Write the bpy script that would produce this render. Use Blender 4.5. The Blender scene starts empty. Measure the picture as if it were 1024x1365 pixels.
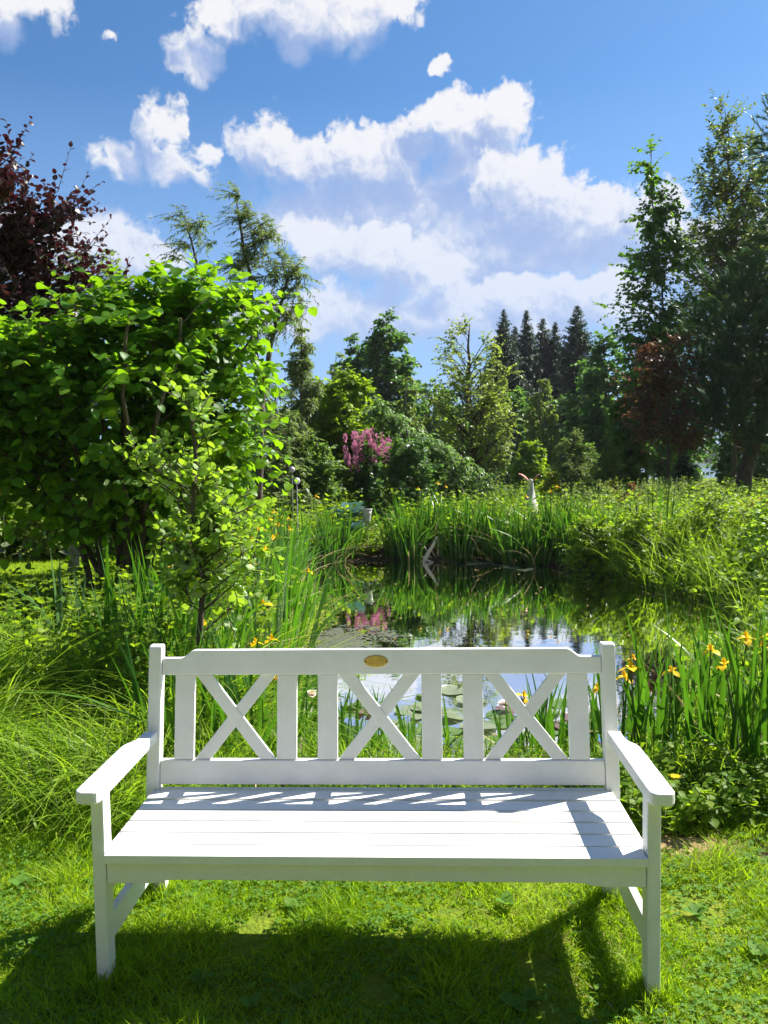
import bpy, bmesh, math
import numpy as np
from mathutils import Vector, Matrix

S = bpy.context.scene
COL = S.collection
PI = math.pi

# ------------------------------------------------------------------ camera numbers
F, PITCH, ROLL, CH = 1074.0, .0598, .0153, 1.69


def at(px, py, Y):
    """the point at depth Y on the sight line through a photo pixel: x, z"""
    a2, b2 = (px - 512) / F, (682.5 - py) / F
    c, s = math.cos(ROLL), math.sin(ROLL)
    a, b = a2 * c + b2 * s, -a2 * s + b2 * c
    dy, dz = math.cos(PITCH) + b * math.sin(PITCH), -math.sin(PITCH) + b * math.cos(PITCH)
    t = Y / dy
    return a * t, CH + dz * t


# ------------------------------------------------------------------ materials
def new_mat(name):
    m = bpy.data.materials.new(name)
    m.use_nodes = True
    nt = m.node_tree
    nt.nodes.clear()
    return m, nt


def nd(nt, typ, ins=None, **props):
    n = nt.nodes.new(typ)
    for k, v in props.items():
        setattr(n, k, v)
    for k, v in (ins or {}).items():
        if isinstance(v, bpy.types.NodeSocket):
            nt.links.new(v, n.inputs[k])
        else:
            n.inputs[k].default_value = v
    return n


def c4(c):
    return (c[0], c[1], c[2], 1.0)


def ramp(nt, fac, stops):
    r = nd(nt, 'ShaderNodeValToRGB', {'Fac': fac})
    e = r.color_ramp.elements
    e[0].position, e[0].color = stops[0][0], c4(stops[0][1])
    e[1].position, e[1].color = stops[-1][0], c4(stops[-1][1])
    for p, c in stops[1:-1]:
        q = e.new(p)
        q.color = c4(c)
    return r.outputs['Color']


def leaf_mat(name, cols, trans, k=.45, rough=.42, spec=.4, under=None):
    """leaf: reflecting front, light shining through; colour varies leaf by leaf (tint)"""
    m, nt = new_mat(name)
    tint = nd(nt, 'ShaderNodeAttribute', attribute_name='tint').outputs['Fac']
    n = len(cols)
    col = ramp(nt, tint, [(i / (n - 1), c) for i, c in enumerate(cols)])
    tcol = nd(nt, 'ShaderNodeMix', {0: .75, 6: col, 7: c4(trans)}, data_type='RGBA').outputs[2]
    if under:
        g = nd(nt, 'ShaderNodeNewGeometry')
        col = nd(nt, 'ShaderNodeMix', {0: g.outputs['Backfacing'], 6: col, 7: c4(under)}, data_type='RGBA').outputs[2]
    p = nd(nt, 'ShaderNodeBsdfPrincipled', {'Base Color': col, 'Roughness': rough, 'Specular IOR Level': spec * .5})
    t = nd(nt, 'ShaderNodeBsdfTranslucent', {'Color': tcol})
    mx = nd(nt, 'ShaderNodeMixShader', {0: k, 1: p.outputs[0], 2: t.outputs[0]})
    o = nd(nt, 'ShaderNodeOutputMaterial', {0: mx.outputs[0]})
    return m


def bark_mat(name, a, b, scale=18.):
    m, nt = new_mat(name)
    tc = nd(nt, 'ShaderNodeTexCoord')
    mp = nd(nt, 'ShaderNodeMapping', {'Vector': tc.outputs['Object'], 'Scale': (1, 1, .25)})
    no = nd(nt, 'ShaderNodeTexNoise', {'Vector': mp.outputs[0], 'Scale': scale, 'Detail': 6.})
    col = ramp(nt, no.outputs['Fac'], [(.3, a), (.7, b)])
    bp = nd(nt, 'ShaderNodeBump', {'Height': no.outputs['Fac'], 'Strength': .6, 'Distance': .02})
    p = nd(nt, 'ShaderNodeBsdfPrincipled', {'Base Color': col, 'Roughness': .85, 'Normal': bp.outputs[0]})
    nd(nt, 'ShaderNodeOutputMaterial', {0: p.outputs[0]})
    return m


def plain_mat(name, col, rough=.5, metal=0., var=.06, scale=30., bump=0., spec=.5):
    m, nt = new_mat(name)
    tc = nd(nt, 'ShaderNodeTexCoord')
    no = nd(nt, 'ShaderNodeTexNoise', {'Vector': tc.outputs['Object'], 'Scale': scale, 'Detail': 5.})
    a = tuple(max(0, c * (1 - var)) for c in col)
    b = tuple(min(1, c * (1 + var)) for c in col)
    cc = ramp(nt, no.outputs['Fac'], [(.3, a), (.7, b)])
    ins = {'Base Color': cc, 'Roughness': rough, 'Metallic': metal, 'Specular IOR Level': spec}
    if bump:
        bp = nd(nt, 'ShaderNodeBump', {'Height': no.outputs['Fac'], 'Strength': bump, 'Distance': .004})
        ins['Normal'] = bp.outputs[0]
    p = nd(nt, 'ShaderNodeBsdfPrincipled', ins)
    nd(nt, 'ShaderNodeOutputMaterial', {0: p.outputs[0]})
    return m


def paint_mat():
    """white painted timber: faint stretched grain under the paint, slight yellowing"""
    m, nt = new_mat('white_painted_timber')
    tc = nd(nt, 'ShaderNodeTexCoord')
    mp = nd(nt, 'ShaderNodeMapping', {'Vector': tc.outputs['Object'], 'Scale': (3, 60, 60)})
    no = nd(nt, 'ShaderNodeTexNoise', {'Vector': mp.outputs[0], 'Scale': 1.5, 'Detail': 7.})
    sp = nd(nt, 'ShaderNodeTexNoise', {'Vector': tc.outputs['Object'], 'Scale': 9., 'Detail': 8., 'Roughness': .7})
    col = ramp(nt, sp.outputs['Fac'], [(.3, (.70, .695, .67)), (.62, (.77, .77, .76)), (.8, (.79, .79, .78))])
    rg = nd(nt, 'ShaderNodeMapRange', {'Value': sp.outputs['Fac'], 'To Min': .32, 'To Max': .55})
    bp = nd(nt, 'ShaderNodeBump', {'Height': no.outputs['Fac'], 'Strength': .22, 'Distance': .003})
    p = nd(nt, 'ShaderNodeBsdfPrincipled', {'Base Color': col, 'Roughness': rg.outputs[0], 'Normal': bp.outputs[0]})
    nd(nt, 'ShaderNodeOutputMaterial', {0: p.outputs[0]})
    return m


# ------------------------------------------------------------------ mesh helpers
class MB:
    def __init__(s):
        s.v, s.f, s.t, s.n = [], [], [], 0

    def add(s, V, Fc, tint=.5, mat=0):
        V = np.asarray(V, float).reshape(-1, 3)
        Fc = np.asarray(Fc, np.int64)
        if len(V) == 0:
            return
        s.v.append(V)
        s.f.append((Fc + s.n, mat))
        s.t.append(np.broadcast_to(np.asarray(tint, float), (len(V),)) if np.ndim(tint) == 0 else np.asarray(tint, float))
        s.n += len(V)

    def mesh(s, name, mats, smooth=True):
        me = bpy.data.meshes.new(name)
        V = np.concatenate(s.v).astype(np.float32)
        loops = np.concatenate([f.ravel() for f, _ in s.f]).astype(np.int32)
        cnt = np.concatenate([np.full(len(f), f.shape[1]) for f, _ in s.f])
        mi = np.concatenate([np.full(len(f), m) for f, m in s.f]).astype(np.int32)
        start = np.concatenate([[0], np.cumsum(cnt)[:-1]]).astype(np.int32)
        me.vertices.add(len(V))
        me.vertices.foreach_set('co', V.ravel())
        me.loops.add(len(loops))
        me.loops.foreach_set('vertex_index', loops)
        me.polygons.add(len(cnt))
        me.polygons.foreach_set('loop_start', start)
        for m in (mats if isinstance(mats, (list, tuple)) else [mats]):
            me.materials.append(m)
        me.polygons.foreach_set('material_index', mi)
        me.polygons.foreach_set('use_smooth', np.full(len(cnt), smooth))
        at_ = me.attributes.new('tint', 'FLOAT', 'POINT')
        at_.data.foreach_set('value', np.concatenate(s.t).astype(np.float32))
        me.update(calc_edges=True)
        return me

    def build(s, name, mats, parent=None, smooth=True):
        return link(name, s.mesh(name, mats, smooth), parent)


def link(name, me, parent=None, loc=None, rz=0.):
    o = bpy.data.objects.new(name, me)
    COL.objects.link(o)
    if parent is not None:
        o.parent = parent
    if loc is not None:
        o.location = loc
        o.rotation_euler.z = rz
    return o


def tag(o, label=None, cat=None, group=None, kind=None):
    if label:
        o['label'] = label
    if cat:
        o['category'] = cat
    if group:
        o['group'] = group
    if kind:
        o['kind'] = kind
    return o


def empty(name, loc, rz=0., label=None, cat=None, group=None):
    o = bpy.data.objects.new(name, None)
    COL.objects.link(o)
    o.location = loc
    o.rotation_euler.z = rz
    o.empty_display_size = .1
    return tag(o, label, cat, group)


def nrm(a):
    return a / np.maximum(np.linalg.norm(a, axis=-1, keepdims=True), 1e-9)


def T(v, f):
    return np.array(v, float), np.array(f)


# leaf outlines: side, along, up
L2 = T([(0, 0, 0), (.27, .42, .07), (0, 1, -.1), (-.27, .42, .07)], [(0, 1, 2), (0, 2, 3)])
L2W = T([(0, 0, 0), (.4, .4, .08), (0, 1, -.12), (-.4, .4, .08)], [(0, 1, 2), (0, 2, 3)])
LANCE = T([(0, 0, 0), (.13, .4, .03), (0, 1, -.18), (-.13, .4, .03)], [(0, 1, 2), (0, 2, 3)])


def oval(ws, droop=.15, fold=.16, ys=(.08, .3, .58, .82)):
    v = [(0, 0, 0)]
    for w, y in zip(ws, ys):
        z = -droop * y * y
        v += [(-w, y, z + fold * w), (0, y, z), (w, y, z + fold * w)]
    v.append((0, 1, -droop * 1.15))
    f = [(0, 2, 1), (0, 3, 2)]
    for i in range(len(ws) - 1):
        a, b = 1 + 3 * i, 4 + 3 * i
        f += [(a, a + 1, b + 1), (a, b + 1, b), (a + 1, a + 2, b + 2), (a + 1, b + 2, b + 1)]
    a, t = 1 + 3 * (len(ws) - 1), len(v) - 1
    f += [(a, a + 1, t), (a + 1, a + 2, t)]
    return T(v, f)


OV = oval((.2, .37, .36, .2))
OVR = oval((.26, .46, .45, .28), droop=.22, fold=.22)
PET = oval((.1, .2, .34, .26), droop=.5, fold=.1)


def leaves(mb, pos, d, n, size, tm, tint, mat=0):
    """one leaf per row: base pos, axis d, upper side n"""
    V, Fc = tm
    d = nrm(d)
    s = nrm(np.cross(d, n))
    n = np.cross(s, d)
    size = np.broadcast_to(np.asarray(size, float), (len(pos),))
    P = pos[:, None] + size[:, None, None] * (V[None, :, 0:1] * s[:, None] + V[None, :, 1:2] * d[:, None] + V[None, :, 2:3] * n[:, None])
    k = len(V)
    FF = (Fc[None] + (np.arange(len(pos)) * k)[:, None, None]).reshape(-1, 3)
    mb.add(P.reshape(-1, 3), FF, np.repeat(np.broadcast_to(tint, (len(pos),)), k), mat)


def blades(mb, base, az, L, W, lean, bend, seg=6, tint=.5, fold=.25, face=None, mat=0, taper=3.):
    """upright strap leaves: leaning along az, bending over towards the tip"""
    N = len(base)
    L, W, lean, bend = [np.broadcast_to(np.asarray(q, float), (N,)) for q in (L, W, lean, bend)]
    s = np.linspace(0, 1, seg + 1)[None]
    h = L[:, None] * (lean[:, None] * s + bend[:, None] * s ** 2.6)
    z = L[:, None] * (s - .45 * np.minimum(bend, 1.3)[:, None] ** 2 * s ** 3 - .12 * lean[:, None] ** 2 * s)
    dx, dy = np.cos(az)[:, None], np.sin(az)[:, None]
    C = np.stack([base[:, 0:1] + dx * h, base[:, 1:2] + dy * h, base[:, 2:3] + z], -1)
    fa = az + PI / 2 if face is None else face
    sd = np.stack([np.cos(fa), np.sin(fa), np.zeros(N)], -1)[:, None]
    fn = np.stack([-np.sin(fa), np.cos(fa), np.zeros(N)], -1)[:, None]
    w = W[:, None] * np.minimum(1, .7 + s) * np.maximum(0, 1 - s ** taper) ** .8 * .5
    ti = np.broadcast_to(tint, (N,))
    if fold:
        V = np.stack([C - sd * w[..., None] + fn * (fold * w)[..., None], C, C + sd * w[..., None] + fn * (fold * w)[..., None]], 2)
        nc = 3
    else:
        V = np.stack([C - sd * w[..., None], C + sd * w[..., None]], 2)
        nc = 2
    k = (seg + 1) * nc
    q = []
    for i in range(seg):
        for j in range(nc - 1):
            a = i * nc + j
            q.append((a, a + 1, a + nc + 1, a + nc))
    FF = (np.array(q)[None] + (np.arange(N) * k)[:, None, None]).reshape(-1, 4)
    mb.add(V.reshape(-1, 3), FF, np.repeat(ti, k), mat)


def tube(mb, pts, rad, sides=6, mat=0, tint=.5):
    pts = np.asarray(pts, float)
    n = len(pts)
    rad = np.broadcast_to(np.asarray(rad, float), (n,))
    tg = nrm(np.gradient(pts, axis=0))
    ref = np.array([1., .13, 0.]) if abs(tg[n // 2, 0]) < .8 else np.array([0., .13, 1.])
    u = nrm(np.cross(tg, ref))
    w = np.cross(tg, u)
    a = np.arange(sides) * 2 * PI / sides
    V = pts[:, None] + rad[:, None, None] * (np.cos(a)[None, :, None] * u[:, None] + np.sin(a)[None, :, None] * w[:, None])
    q = [(i * sides + j, i * sides + (j + 1) % sides, (i + 1) * sides + (j + 1) % sides, (i + 1) * sides + j)
         for i in range(n - 1) for j in range(sides)]
    mb.add(V.reshape(-1, 3), q, tint, mat)
    mb.add(V[-1], [tuple(range(sides))], tint, mat)


def thin_tubes(mb, C, r0, r1, mat=0):
    """many 3-sided twigs at once: C is (N, k, 3)"""
    N, k, _ = C.shape
    tg = nrm(C[:, -1] - C[:, 0])
    u = nrm(np.cross(tg, np.array([.31, .2, .93])))
    w = np.cross(tg, u)
    rr = np.linspace(r0, r1, k)
    a = np.arange(3) * 2 * PI / 3
    V = C[:, :, None] + rr[None, :, None, None] * (np.cos(a)[None, None, :, None] * u[:, None, None] + np.sin(a)[None, None, :, None] * w[:, None, None])
    q = np.array([(i * 3 + j, i * 3 + (j + 1) % 3, (i + 1) * 3 + (j + 1) % 3, (i + 1) * 3 + j) for i in range(k - 1) for j in range(3)])
    FF = (q[None] + (np.arange(N) * k * 3)[:, None, None]).reshape(-1, 4)
    mb.add(V.reshape(-1, 3), FF, .5, mat)


def vnoise(x, y, f=1., seed=0):
    """cheap smooth noise, about -1..1"""
    r = np.random.default_rng(seed)
    out = 0
    for i in range(6):
        a, p, k = r.uniform(0, 2 * PI), r.uniform(0, 6), f * r.uniform(.6, 2.2)
        out = out + np.sin(k * (x * math.cos(a) + y * math.sin(a)) + p + 1.3 * np.sin(k * .7 * (y * math.cos(a) - x * math.sin(a)) + p * 2))
    return out / 3.2


# ------------------------------------------------------------------ ground and pond
WATER = -.25
POND = [(-1.25, 15.2), (-.2, 15.9), (.8, 15.7), (1.9, 15.2), (2.9, 14.6), (3.6, 13.0), (4.0, 11.4), (4.25, 9.9), (3.7, 8.2), (3.0, 6.8), (2.1, 5.7),
        (1.5, 5.05), (.3, 4.95), (-.6, 5.0), (-1.1, 5.6), (-1.0, 6.8), (-.85, 8.1), (-.85, 9.9), (-1.2, 11.9), (-1.45, 14.0)]


def smooth_poly(P, k=6):
    P = np.array(P, float)
    out = []
    n = len(P)
    for i in range(n):
        a, b, c, d = P[i - 1], P[i], P[(i + 1) % n], P[(i + 2) % n]
        for t in np.arange(k) / k:
            out.append(.5 * (2 * b + (c - a) * t + (2 * a - 5 * b + 4 * c - d) * t * t + (3 * b - a - 3 * c + d) * t ** 3))
    return np.array(out)


PS = smooth_poly(POND)


def poly_dist(x, y, P):
    """signed distance to an outline, negative inside"""
    x, y = np.asarray(x, float), np.asarray(y, float)
    d = np.full(x.shape, 1e9)
    ins = np.zeros(x.shape, bool)
    n = len(P)
    for i in range(n):
        ax, ay = P[i]
        bx, by = P[(i + 1) % n]
        ex, ey = bx - ax, by - ay
        t = np.clip(((x - ax) * ex + (y - ay) * ey) / (ex * ex + ey * ey + 1e-12), 0, 1)
        d = np.minimum(d, np.hypot(x - ax - t * ex, y - ay - t * ey))
        if ay != by:
            ins ^= ((ay > y) != (by > y)) & (x < (bx - ax) * (y - ay) / (by - ay) + ax)
    return np.where(ins, -d, d)


LAKE = [(14, 78), (40, 70), (90, 74), (230, 90), (420, 160), (430, 420), (60, 420), (22, 240), (12, 140)]


def gz(x, y):
    x, y = np.asarray(x, float), np.asarray(y, float)
    d = poly_dist(x, y, PS) + .07 * vnoise(x, y, 3.1, 4)
    t = np.clip(d / .95, 0, 1)
    h = -.29 * (1 - t * t * (3 - 2 * t))
    h = np.where(d < 0, -.29 - np.minimum(.5, -.55 * d), h)
    h = h + .012 * vnoise(x, y, 2.2, 5) * np.clip(d, 0, 1)
    dl = poly_dist(x, y, LAKE)
    h = h - 1.2 * np.clip(-dl / 6 + .35, 0, 1)
    return h


def ground():
    near = np.arange(-9, 9.01, .11)
    out = 9 + np.cumsum(.14 * 1.085 ** np.arange(82))
    xs = np.concatenate([-out[::-1], near, out])
    ny = np.arange(.5, 17.6, .11)
    fy = 17.6 + np.cumsum(.14 * 1.085 ** np.arange(80))
    by = .5 - np.cumsum(.14 * 1.085 ** np.arange(72))
    ys = np.concatenate([by[::-1], ny, fy])
    X, Y = np.meshgrid(xs, ys)
    Z = gz(X.ravel(), Y.ravel())
    V = np.c_[X.ravel(), Y.ravel(), Z]
    nx = len(xs)
    i = np.arange(len(ys) - 1)[:, None] * nx + np.arange(nx - 1)[None]
    i = i.ravel()
    mb = MB()
    # tint carries where bare soil lies: the pond bed and a worn patch beside the bench
    d = poly_dist(V[:, 0], V[:, 1], PS)
    soil = np.clip(1 - d / .9, 0, 1)
    wx, _ = at(905, 1146, 3.45)
    worn = np.clip(1.25 - np.hypot((V[:, 0] - wx + .02) / .36, (V[:, 1] - 3.41) / .14), 0, 1)
    mb.add(V, np.c_[i, i + 1, i + nx + 1, i + nx], np.maximum(soil * .5, .5 + .5 * worn * (worn > .02)) * ((soil > 0) | (worn > .02)))
    m, nt = new_mat('ground_turf_and_soil')
    tc = nd(nt, 'ShaderNodeTexCoord')
    n1 = nd(nt, 'ShaderNodeTexNoise', {'Vector': tc.outputs['Object'], 'Scale': 5., 'Detail': 8., 'Roughness': .7})
    n2 = nd(nt, 'ShaderNodeTexNoise', {'Vector': tc.outputs['Object'], 'Scale': 60., 'Detail': 6.})
    turf = ramp(nt, n1.outputs['Fac'], [(.3, (.06, .10, .010)), (.5, (.13, .18, .014)), (.7, (.20, .20, .03))])
    soilc = ramp(nt, n2.outputs['Fac'], [(.3, (.03, .022, .014)), (.7, (.10, .075, .05))])
    sand = ramp(nt, n2.outputs['Fac'], [(.3, (.16, .10, .05)), (.7, (.36, .25, .13))])
    t = nd(nt, 'ShaderNodeAttribute', attribute_name='tint').outputs['Fac']
    n3 = nd(nt, 'ShaderNodeMath', {0: n1.outputs['Fac'], 1: .5}, operation='SUBTRACT')
    n3 = nd(nt, 'ShaderNodeMath', {0: n3.outputs[0], 1: .35, 2: t}, operation='MULTIPLY_ADD')
    f1 = nd(nt, 'ShaderNodeMapRange', {'Value': n3.outputs[0], 'From Min': .12, 'From Max': .3})
    f2 = nd(nt, 'ShaderNodeMapRange', {'Value': n3.outputs[0], 'From Min': .62, 'From Max': .8})
    a = nd(nt, 'ShaderNodeMix', {0: f1.outputs[0], 6: turf, 7: soilc}, data_type='RGBA').outputs[2]
    a = nd(nt, 'ShaderNodeMix', {0: f2.outputs[0], 6: a, 7: sand}, data_type='RGBA').outputs[2]
    bp = nd(nt, 'ShaderNodeBump', {'Height': n2.outputs['Fac'], 'Strength': .8, 'Distance': .02})
    p = nd(nt, 'ShaderNodeBsdfPrincipled', {'Base Color': a, 'Roughness': .95, 'Specular IOR Level': .1, 'Normal': bp.outputs[0]})
    nd(nt, 'ShaderNodeOutputMaterial', {0: p.outputs[0]})
    tag(mb.build('ground', m), kind='structure')


def water_mat(name, base, ior, bump, scale, rough=.015):
    m, nt = new_mat(name)
    tc = nd(nt, 'ShaderNodeTexCoord')
    no = nd(nt, 'ShaderNodeTexNoise', {'Vector': tc.outputs['Object'], 'Scale': scale, 'Detail': 3.})
    bp = nd(nt, 'ShaderNodeBump', {'Height': no.outputs['Fac'], 'Strength': bump, 'Distance': .02})
    fr = nd(nt, 'ShaderNodeFresnel', {'IOR': ior, 'Normal': bp.outputs[0]})
    d = nd(nt, 'ShaderNodeBsdfDiffuse', {'Color': c4(base)})
    g = nd(nt, 'ShaderNodeBsdfGlossy', {'Color': (1, 1, 1, 1), 'Roughness': rough, 'Normal': bp.outputs[0]})
    mx = nd(nt, 'ShaderNodeMixShader', {0: fr.outputs[0], 1: d.outputs[0], 2: g.outputs[0]})
    nd(nt, 'ShaderNodeOutputMaterial', {0: mx.outputs[0]})
    return m


def waters():
    c = PS.mean(0)
    big = c + (PS - c) * 1.0 + nrm(PS - c) * .35
    me = bpy.data.meshes.new('pond_water')
    me.from_pydata([(x, y, WATER) for x, y in big], [], [tuple(range(len(big)))])
    me.materials.append(water_mat('pond_water', (.008, .009, .004), 1.5, .05, 5.))
    tag(link('pond_water', me), kind='structure')
    lk = smooth_poly(LAKE, 5)
    me = bpy.data.meshes.new('lake_water')
    me.from_pydata([(x, y, -.55) for x, y in lk], [], [tuple(range(len(lk)))])
    me.materials.append(water_mat('lake_water', (.05, .07, .09), 1.6, .5, 1.2, .12))
    tag(link('lake_water', me), kind='structure')


# ------------------------------------------------------------------ sky and light
def sky():
    w = bpy.data.worlds.new('World')
    S.world = w
    w.use_nodes = True
    nt = w.node_tree
    nt.nodes.clear()
    STR = .09
    tsun = Vector((.823, .505, 1.)).normalized()
    st = nd(nt, 'ShaderNodeTexSky')
    st.sky_type = 'NISHITA'
    st.sun_disc = False
    st.sun_elevation = math.asin(tsun.z)
    st.sun_rotation = math.atan2(tsun.x, tsun.y)
    st.air_density, st.dust_density, st.ozone_density = 1.0, .6, 3.5
    # ---- cumulus clouds, placed by compass bearing and height above the horizon
    layers = [  # x, y, half width, half height, weight; far layer first
        [(662, 150, 50, 34, 1), (612, 165, 62, 36, 1), (580, 150, 30, 22, .9), (545, 208, 46, 40, 1.05), (480, 218, 72, 46, 1.05), (352, 200, 46, 44, 1), (412, 218, 60, 38, 1),
         (540, 285, 190, 80, 1.15), (640, 215, 74, 60, 1.1), (430, 290, 100, 50, .9), (640, 330, 200, 80, 1.),
         (212, 158, 32, 30, .58), (168, 216, 42, 26, .6), (215, 202, 34, 34, .58), (242, 228, 52, 24, .6), (270, 205, 24, 20, .5), (205, 178, 26, 24, .55),
         (125, 330, 100, 44, .85), (195, 345, 60, 26, .75), (40, 345, 80, 56, .85)],
        [(690, 250, 70, 46, 1.0), (735, 272, 60, 40, 1), (770, 292, 64, 36, 1.0), (815, 286, 46, 36, 1), (860, 300, 60, 50, 1), (710, 332, 190, 50, 1.05), (590, 345, 190, 46, 1.), (480, 335, 110, 40, .9), (930, 350, 130, 60, .9), (840, 350, 80, 40, .9),
         (262, 72, 40, 30, .8), (300, 22, 56, 26, .65), (425, 20, 92, 46, .9), (345, 15, 46, 26, .6), (394, 66, 30, 22, .7), (505, 5, 60, 30, .7), (35, 3, 62, 24, .75), (8, 45, 24, 26, .6), (585, 83, 19, 12, .55), (152, 52, 22, 9, .3)],
        [(538, 340, 46, 34, .95), (586, 362, 40, 24, .95), (405, 312, 42, 24, .7), (690, 384, 42, 22, .9), (760, 380, 36, 22, .85), (800, 400, 60, 34, .95), (560, 420, 200, 46, 1.), (450, 430, 60, 26, .85), (410, 440, 40, 24, .8), (700, 430, 190, 34, .9), (350, 430, 60, 30, .5)]]
    groups = []
    for li, px in enumerate(layers):
        grp = bpy.data.node_groups.new('cloud_layer', 'ShaderNodeTree')
        grp.interface.new_socket('v', in_out='INPUT', socket_type='NodeSocketVector')
        grp.interface.new_socket('D', in_out='OUTPUT', socket_type='NodeSocketFloat')
        gi, go = grp.nodes.new('NodeGroupInput'), grp.nodes.new('NodeGroupOutput')
        acc = None
        for (x, y, rx, ry, wt) in px:
            X, Z = at(x, y, 1.)
            Z -= CH
            az, el = math.atan2(X, 1), math.atan2(Z, math.hypot(1, X))
            kx, ky = F / rx, F / ry
            a = nd(grp, 'ShaderNodeVectorMath', {0: gi.outputs[0], 1: (kx, ky, 0), 2: (-az * kx, -el * ky, max(.05, 1.1 - wt))}, operation='MULTIPLY_ADD')
            a = nd(grp, 'ShaderNodeVectorMath', {0: a.outputs[0]}, operation='LENGTH')
            acc = a.outputs['Value'] if acc is None else nd(grp, 'ShaderNodeMath', {0: acc, 1: a.outputs['Value'], 2: .25}, operation='SMOOTH_MIN').outputs[0]
        acc = nd(grp, 'ShaderNodeMath', {0: 1., 1: acc}, operation='SUBTRACT')
        acc = nd(grp, 'ShaderNodeMath', {0: acc.outputs[0], 1: -1.}, operation='MAXIMUM')
        grp.links.new(acc.outputs[0], go.inputs[0])
        groups.append(grp)

    tc = nd(nt, 'ShaderNodeTexCoord')
    sep = nd(nt, 'ShaderNodeSeparateXYZ', {0: tc.outputs['Generated']})
    az = nd(nt, 'ShaderNodeMath', {0: sep.outputs[0], 1: sep.outputs[1]}, operation='ARCTAN2')
    el = nd(nt, 'ShaderNodeMath', {0: sep.outputs[2]}, operation='ARCSINE')
    uv = nd(nt, 'ShaderNodeCombineXYZ', {0: az.outputs[0], 1: el.outputs[0], 2: 0.}).outputs[0]

    def warp(v, col, amt):
        a = nd(nt, 'ShaderNodeVectorMath', {0: col, 1: (.5, .5, .5)}, operation='SUBTRACT')
        return nd(nt, 'ShaderNodeVectorMath', {0: a.outputs[0], 1: (amt, amt * .85, 0), 2: v}, operation='MULTIPLY_ADD').outputs[0]

    def blobs(v, grp):
        g = nd(nt, 'ShaderNodeGroup', node_tree=grp)
        nt.links.new(v, g.inputs[0])
        return g.outputs[0]

    def shift(v, dx, dy):
        return nd(nt, 'ShaderNodeVectorMath', {0: v, 1: (dx, dy, 0)}, operation='ADD').outputs[0]

    def math2(op, *a):
        return nd(nt, 'ShaderNodeMath', dict(enumerate(a)), operation=op).outputs[0]
    n1 = nd(nt, 'ShaderNodeTexNoise', {'Vector': uv, 'Scale': 16., 'Detail': 3., 'Roughness': .6}, noise_dimensions='2D')
    w1 = warp(uv, n1.outputs['Color'], .05)
    # wisps, and rounded billows at two sizes
    n3 = nd(nt, 'ShaderNodeTexNoise', {'Vector': uv, 'Scale': 34., 'Detail': 6., 'Roughness': .58}, noise_dimensions='2D').outputs['Fac']

    def billow(v):
        return nd(nt, 'ShaderNodeTexVoronoi', {'Vector': v, 'Scale': 26., 'Detail': 3., 'Roughness': .62, 'Lacunarity': 2.2}, voronoi_dimensions='2D', normalize=True).outputs['Distance']
    b0, b1 = billow(w1), billow(shift(w1, .0045, .009))
    nz = math2('MULTIPLY_ADD', n3, 1.0, -.5)
    nz = math2('ADD', math2('MULTIPLY_ADD', b0, -1.15, nz), .34)
    k = .66 / STR
    white, grey = (.52 * k, .52 * k, .535 * k), (.19 * k, .26 * k, .43 * k)
    rel = math2('MULTIPLY', math2('SUBTRACT', b0, b1), -1.7)
    rel = math2('MULTIPLY_ADD', n3, .8, math2('ADD', rel, -.40))
    rel = math2('MULTIPLY_ADD', n1.outputs['Fac'], .9, math2('ADD', rel, -.42))
    w2 = shift(w1, .020, .040)
    cover = []
    air = nd(nt, 'ShaderNodeMapRange', {'Value': el.outputs[0], 'From Min': .40, 'From Max': .10, 'To Min': 0., 'To Max': .62}).outputs[0]
    for grp in groups:
        D0, D1 = blobs(w1, grp), blobs(w2, grp)
        # light is lost on its way down through the cloud; billows facing the sun stay bright
        lit = nd(nt, 'ShaderNodeMapRange', {'Value': D1, 'From Min': .75, 'From Max': .1, 'To Min': .25, 'To Max': 1.}).outputs[0]
        th = math2('MULTIPLY_ADD', rel, lit, D1)
        shade = nd(nt, 'ShaderNodeMapRange', {'Value': th, 'From Min': -.42, 'From Max': .82}, interpolation_type='SMOOTHSTEP').outputs[0]
        soft = math2('MULTIPLY_ADD', shade, .45, .24)
        d0 = math2('MULTIPLY_ADD', nz, math2('MULTIPLY_ADD', shade, -.35, 1.), D0)
        alpha = nd(nt, 'ShaderNodeMapRange', {'Value': d0, 'From Min': -.14, 'From Max': soft}, interpolation_type='SMOOTHSTEP').outputs[0]
        cc = nd(nt, 'ShaderNodeMix', {0: shade, 6: c4(white), 7: c4(grey)}, data_type='RGBA').outputs[2]
        # the lower a cloud stands, the more air lies before it
        cc = nd(nt, 'ShaderNodeMix', {0: air, 6: cc, 7: (.27 * k, .36 * k, .54 * k, 1)}, data_type='RGBA').outputs[2]
        cover.append((alpha, cc))
    # deep clear blue, and a thin veil towards the horizon
    clear = nd(nt, 'ShaderNodeMix', {0: 1., 6: st.outputs[0], 7: (.315, .49, .61, 1)}, data_type='RGBA', blend_type='MULTIPLY').outputs[2]
    vl = nd(nt, 'ShaderNodeMapRange', {'Value': el.outputs[0], 'From Min': .42, 'From Max': .05, 'To Min': 0., 'To Max': .85})
    skyc = nd(nt, 'ShaderNodeMix', {0: vl.outputs[0], 6: clear, 7: (.225 * k, .335 * k, .55 * k, 1)}, data_type='RGBA').outputs[2]
    # unseen neutral veil added behind the viewer to grey the bench's fill light
    bk = nd(nt, 'ShaderNodeMapRange', {'Value': sep.outputs[1], 'From Min': .15, 'From Max': -.45, 'To Min': 0., 'To Max': .9}, interpolation_type='SMOOTHSTEP')
    hi = nd(nt, 'ShaderNodeMapRange', {'Value': el.outputs[0], 'From Min': .85, 'From Max': .35}, interpolation_type='SMOOTHSTEP')
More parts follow.
